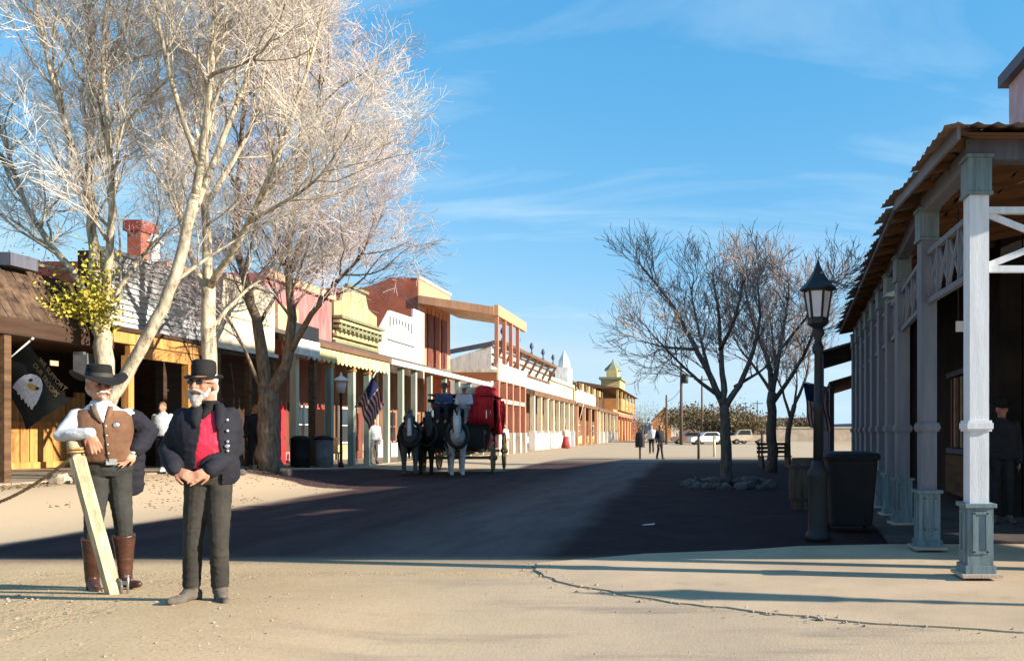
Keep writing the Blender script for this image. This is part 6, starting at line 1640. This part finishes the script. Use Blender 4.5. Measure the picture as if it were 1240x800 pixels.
for i, (px, Y_, m_, lb) in enumerate(((386, 26.6, 'adobe', 'salmon painted signboard standing by the brown porch post'), (269, 21.7, 'orange_wood', 'orange board panel standing beside the man in the red waistcoat'))):
    b = thing('standing_sign', lb, 'sign', (U(px, 560, Y_).x, Y_, zs(Y_)))
    q_ = MB(); q_.box((0, 0, 1.35 if i == 0 else .75), (.40, .05, 1.15 if i == 0 else 1.0)); link(q_.mesh('board', M['red_tan'] if i == 0 else M['orange_wood']), 'board', b)
    for s in (-1, 1): q_ = MB(); q_.box((s * .17, .05, .5), (.05, .05, 1.0)); link(q_.mesh('leg', M['brown_wood']), 'leg', b)
for i, px in enumerate((392, 375)):
    tb_ = thing('trash_drum', ['grey drum bin at the kerb under the yellow valance', 'dark drum bin beside the grey one at the porch'][i], 'bin', (U(px, 565, 25.8).x, 25.8 - i * .6, zs(25.5)))
    q_ = MB(); q_.lathe([(.27, 0), (.28, .02), (.28, .3), (.29, .32), (.28, .34), (.28, .85), (.29, .88)], 16); link(q_.mesh('body', M['cloth_grey'] if i == 0 else M['plastic_bin'], True), 'body', tb_)
    q_ = MB(); q_.lathe([(.30, .88), (.30, .92), (.2, 1.0), (.05, 1.02)], 16); link(q_.mesh('lid', M['plastic_bin'], True), 'lid', tb_)

# ------------------------------------------------------------------ far end of the street
def utility_pole(label, px, ytop, Yd, arms=1, box=False, r=.14):
    x = (px - CX) / FPX * Yd; h = EYE + (CY - ytop) / FPX * Yd
    p = thing('utility_pole', label, 'utility pole', (x, Yd, 0), 0, 'poles at the end of the street')
    m_ = MB(); m_.tube([(0, 0, -.2), (0, 0, h)], [r, r * .65], 8); link(m_.mesh('pole', M['pole_wood'], True), 'pole', p)
    for i in range(arms):
        m_ = MB(); m_.box((0, 0, h - .5 - i * .9), (2.2, .12, .14)); a_ = link(m_.mesh('crossarm', M['pole_wood']), 'crossarm', p)
        for s in (-1, -.5, .5, 1): q_ = MB(); q_.lathe([(.05, 0), (.06, .1), (.02, .16)], 6, (s, 0, h - .43 - i * .9)); link(q_.mesh('insulator', M['frosted']), 'insulator', a_)
    if box: m_ = MB(); m_.lathe([(.3, 0), (.34, .05), (.34, .95), (.28, 1.0)], 10, (.45, 0, h - 2.2)); link(m_.mesh('transformer', M['black_iron'], True), 'transformer', p)
    return p
utility_pole('tall pole with black transformer drum at the end of the street', 825, 440, 90, 0, True, .2)
utility_pole('plain wooden pole beside the orange gabled house', 807, 478, 95, 0, False, .16)
utility_pole('thin tall pole behind the first street tree', 850, 455, 110, 1, False, .16)
utility_pole('small distant pole with crossarm between the street trees', 917, 485, 150, 1)
utility_pole('small distant pole just left of the second street tree', 903, 490, 170, 1)
utility_pole('distant pole at the far side of the sunlit yard', 893, 494, 200, 2)
wr = thing('wire', 'thin overhead wire between the two poles by the gabled house', 'wire', (-3, 92, 6)); m_ = MB(); a_, b_ = U(825, 470, 90), U(807, 486, 95); m_.tube([a_.lerp(b_, t) + Vector((0, 0, -.3 * math.sin(t * 3.14))) for t in np.linspace(0, 1, 8)], .03, 4); m_.build('cable', M['black_iron'], wr)
mbx = thing('mailbox', 'dark box on a post at the edge of the sunlit street', 'mailbox', (U(775, 557, 41).x, 41, 0))
m_ = MB(); m_.box((0, 0, .45), (.10, .10, .9)); link(m_.mesh('post', M['pole_wood']), 'post', mbx); m_ = MB(); m_.loft([((0, 0, .62), .24, .26), ((0, 0, 1.1), .25, .27), ((0, 0, 1.32), .22, .26), ((0, 0, 1.4), .12, .22)], 16, 4); link(m_.mesh('box', M['black_iron']), 'box', mbx)
for i, (px, yb, h, lb) in enumerate(((846, 556, 1.35, 'dark bollard post at the end of the shade'), (865, 553, 1.2, 'pale bollard post right of the dark one'), (923, 556, 1.5, 'thin post with a small plate between the street trees'))):
    Yb = EYE * FPX / (yb - CY)
    b = thing('bollard', lb, 'bollard', (U(px, yb, Yb).x, Yb, 0), 0, 'posts at the end of the shade'); m_ = MB(); m_.tube([(0, 0, 0), (0, 0, h)], .07, 8); link(m_.mesh('shaft', M['pole_wood'] if i != 1 else M['cream_post'], True), 'shaft', b)
    m_ = MB(); m_.box((0, 0, h - .1), (.26 if i == 2 else .17, .17, .16)); link(m_.mesh('cap', M['pole_wood'] if i != 1 else M['cream_post']), 'cap', b)
bc = thing('park_bench', 'dark bench under the second street tree', 'bench', (U(938, 560, 31).x, 31, 0), .3)
for z in range(3): m_ = MB(); m_.box((0, -.15 + z * .15, .45), (1.3, .11, .04)); link(m_.mesh('seat_slat', M['brown_wood']), 'seat_slat', bc)
for z in range(3): m_ = MB(); m_.box((0, .22, .62 + z * .15), (1.3, .04, .11)); link(m_.mesh('back_slat', M['brown_wood']), 'back_slat', bc)
for s in (-1, 1): m_ = MB(); m_.box((s * .55, 0, .22), (.07, .42, .44)); m_.box((s * .55, .245, .62), (.07, .045, .6)); link(m_.mesh('leg', M['black_iron']), 'leg', bc)
def car(label, px, Yd, rz, paint, truck=False):
    x = (px - CX) / FPX * Yd
    c = thing('parked_car', label, 'car', (x, Yd, 0), rz, 'cars parked at the far end')
    b = MB()
    prof = [(-2.2, .35), (-2.25, .75), (-1.9, .92), (-1.0, .98), (-.45, 1.45), (.9, 1.48), (1.5, 1.02), (2.15, .95), (2.25, .6), (2.2, .35)] if not truck else [(-2.5, .45), (-2.55, .95), (-1.5, 1.1), (-1.0, 1.75), (.3, 1.78), (.5, 1.1), (2.5, 1.1), (2.5, .45)]
    b.prism([(x_, -.85, z) for x_, z in prof], (0, 1.7, 0)); link(b.mesh('body', paint), 'body', c)
    g = MB()
    gx = [(-.80, 1.02), (-.42, 1.40), (.80, 1.42), (1.22, 1.02)] if not truck else [(-1.3, 1.15), (-.92, 1.66), (.2, 1.68), (.3, 1.15)]
    for s in (-.86, .86): g2 = MB(); g2.prism([(x_, s - .01, z) for x_, z in gx], (0, .02, 0)); link(g2.mesh('window', M['dark_glass']), 'window', c)
    for wx in (-1.4, 1.4):
        for s in (-.8, .8):
            w = MB(); w.tube([(wx, s - .1, .33), (wx, s + .1, .33)], .33, 14); wo = link(w.mesh('wheel', M['rubber']), 'wheel', c); h = MB(); h.tube([(wx, s - .11, .33), (wx, s + .11, .33)], .18, 10); link(h.mesh('hubcap', M['steel']), 'hubcap', wo)
    for s in (-.6, .6): h = MB(); h.box((-2.24, s, .72), (.05, .3, .14)); link(h.mesh('headlight', M['frosted']), 'headlight', c)
    return c
car('white car parked beyond the shade, left of the first street tree', 857, 92, .3, M['car_white'])
car('dusty brown car parked by the orange gabled house', 835, 98, .2, M['car_red'])
car('tan pickup truck parked behind the first street tree', 905, 96, .1, M['adobe'], True)
car('dark car parked beyond the pale bollard', 887, 100, .0, M['car_blue'])
fw = thing('garden_wall', 'low pale adobe wall across the sunlit yard at the street end', 'wall', (10, 125, 0)); MB().span(-3, 30, 125, 125.6, 0, 2.1).build('wall', M['adobe'], fw); MB().span(-3.1, 30.1, 124.9, 125.7, 2.1, 2.3).build('coping', M['cream_post'], fw)
for i, (a, b_, Yd, h, m_, lb) in enumerate(((862, 895, 150, 4.2, 'adobe', 'low tan flat-roofed house beyond the adobe wall'), (896, 930, 190, 5.0, 'cream', 'cream flat-roofed building far behind the street trees'), (945, 985, 170, 4.2, 'white_paint', 'white low building far right beyond the trees'), (842, 860, 230, 4.8, 'white_paint', 'small white house far off beside the thin pole'))):
    x0, x1 = (a - CX) / FPX * Yd, (b_ - CX) / FPX * Yd
    hb = thing('far_house', lb, 'house', ((x0 + x1) / 2, Yd, 0)); MB().span(x0, x1, Yd, Yd + 8, 0, h).build('wall', M[m_], hb); MB().span(x0 - .3, x1 + .3, Yd - .3, Yd + 8.3, h, h + .35).build('roof', M['tar_roof' if i % 2 == 0 else 'grey_metal_roof'], hb)
    for k in range(2): MB().box((x0 + (x1 - x0) * (.3 + .4 * k), Yd - .02, 1.9), (1.2, .08, 1.2)).build('window', M['dark_glass'], hb)
def bush(label, px, Yd, wd, h, n, m):
    x = (px - CX) / FPX * Yd
    b = thing('bush', label, 'bush', (x, Yd, 0), 0, 'brown bushes at the end of the street')
    bx = [(random.gauss(0, wd * .3), random.gauss(0, wd * .3), h * random.uniform(.35, .75), wd * .16, wd * .16, h * .13) for _ in range(9)]
    mb = leaf_clump('', '', bx, n, wd * .022, m); link(mb.mesh('crown', m), 'crown', b)
    t = MB(); [t.tube([(0, 0, 0), (q[0] * .5, q[1] * .5, q[2] * .6), q[:3]], [.10, .06, .02], 5) for q in bx]; link(t.mesh('trunk', M['dark_bark']), 'trunk', b)
bush('broad brown bush left of the first street tree trunk', 857, 118, 9, 6.0, 5000, M['bush'])
bush('brown bush just right of the first street tree trunk', 897, 112, 8, 5.2, 4400, M['bush'])
bush('tall brown bush beside the orange gabled house', 838, 135, 7, 6.0, 3500, M['bush'])
bush('low brown bush at the right behind the slender tree', 968, 140, 9, 4.6, 3500, M['bush'])
bush('round grey bush in front of the cupola building', 779, 128, 4, 7.0, 2200, M['sage_post'])
hl = MB(); n = 60; vs = []; fs = []
for i in range(n + 1):
    x = -900 + 1800 * i / n; h = 10 + 14 * (noise.noise(Vector((i * .21, 0, 0))) + .5)
    vs += [(x, 1400, -2), (x, 1400, max(3, h)), (x, 1480, -2)]
for i in range(n): fs += [(i * 3, i * 3 + 3, i * 3 + 4, i * 3 + 1), (i * 3 + 1, i * 3 + 4, i * 3 + 5, i * 3 + 2)]
hl.add(vs, fs); kind(link(hl.mesh('hills', M['cloth_blue']), 'hills'), 'structure')
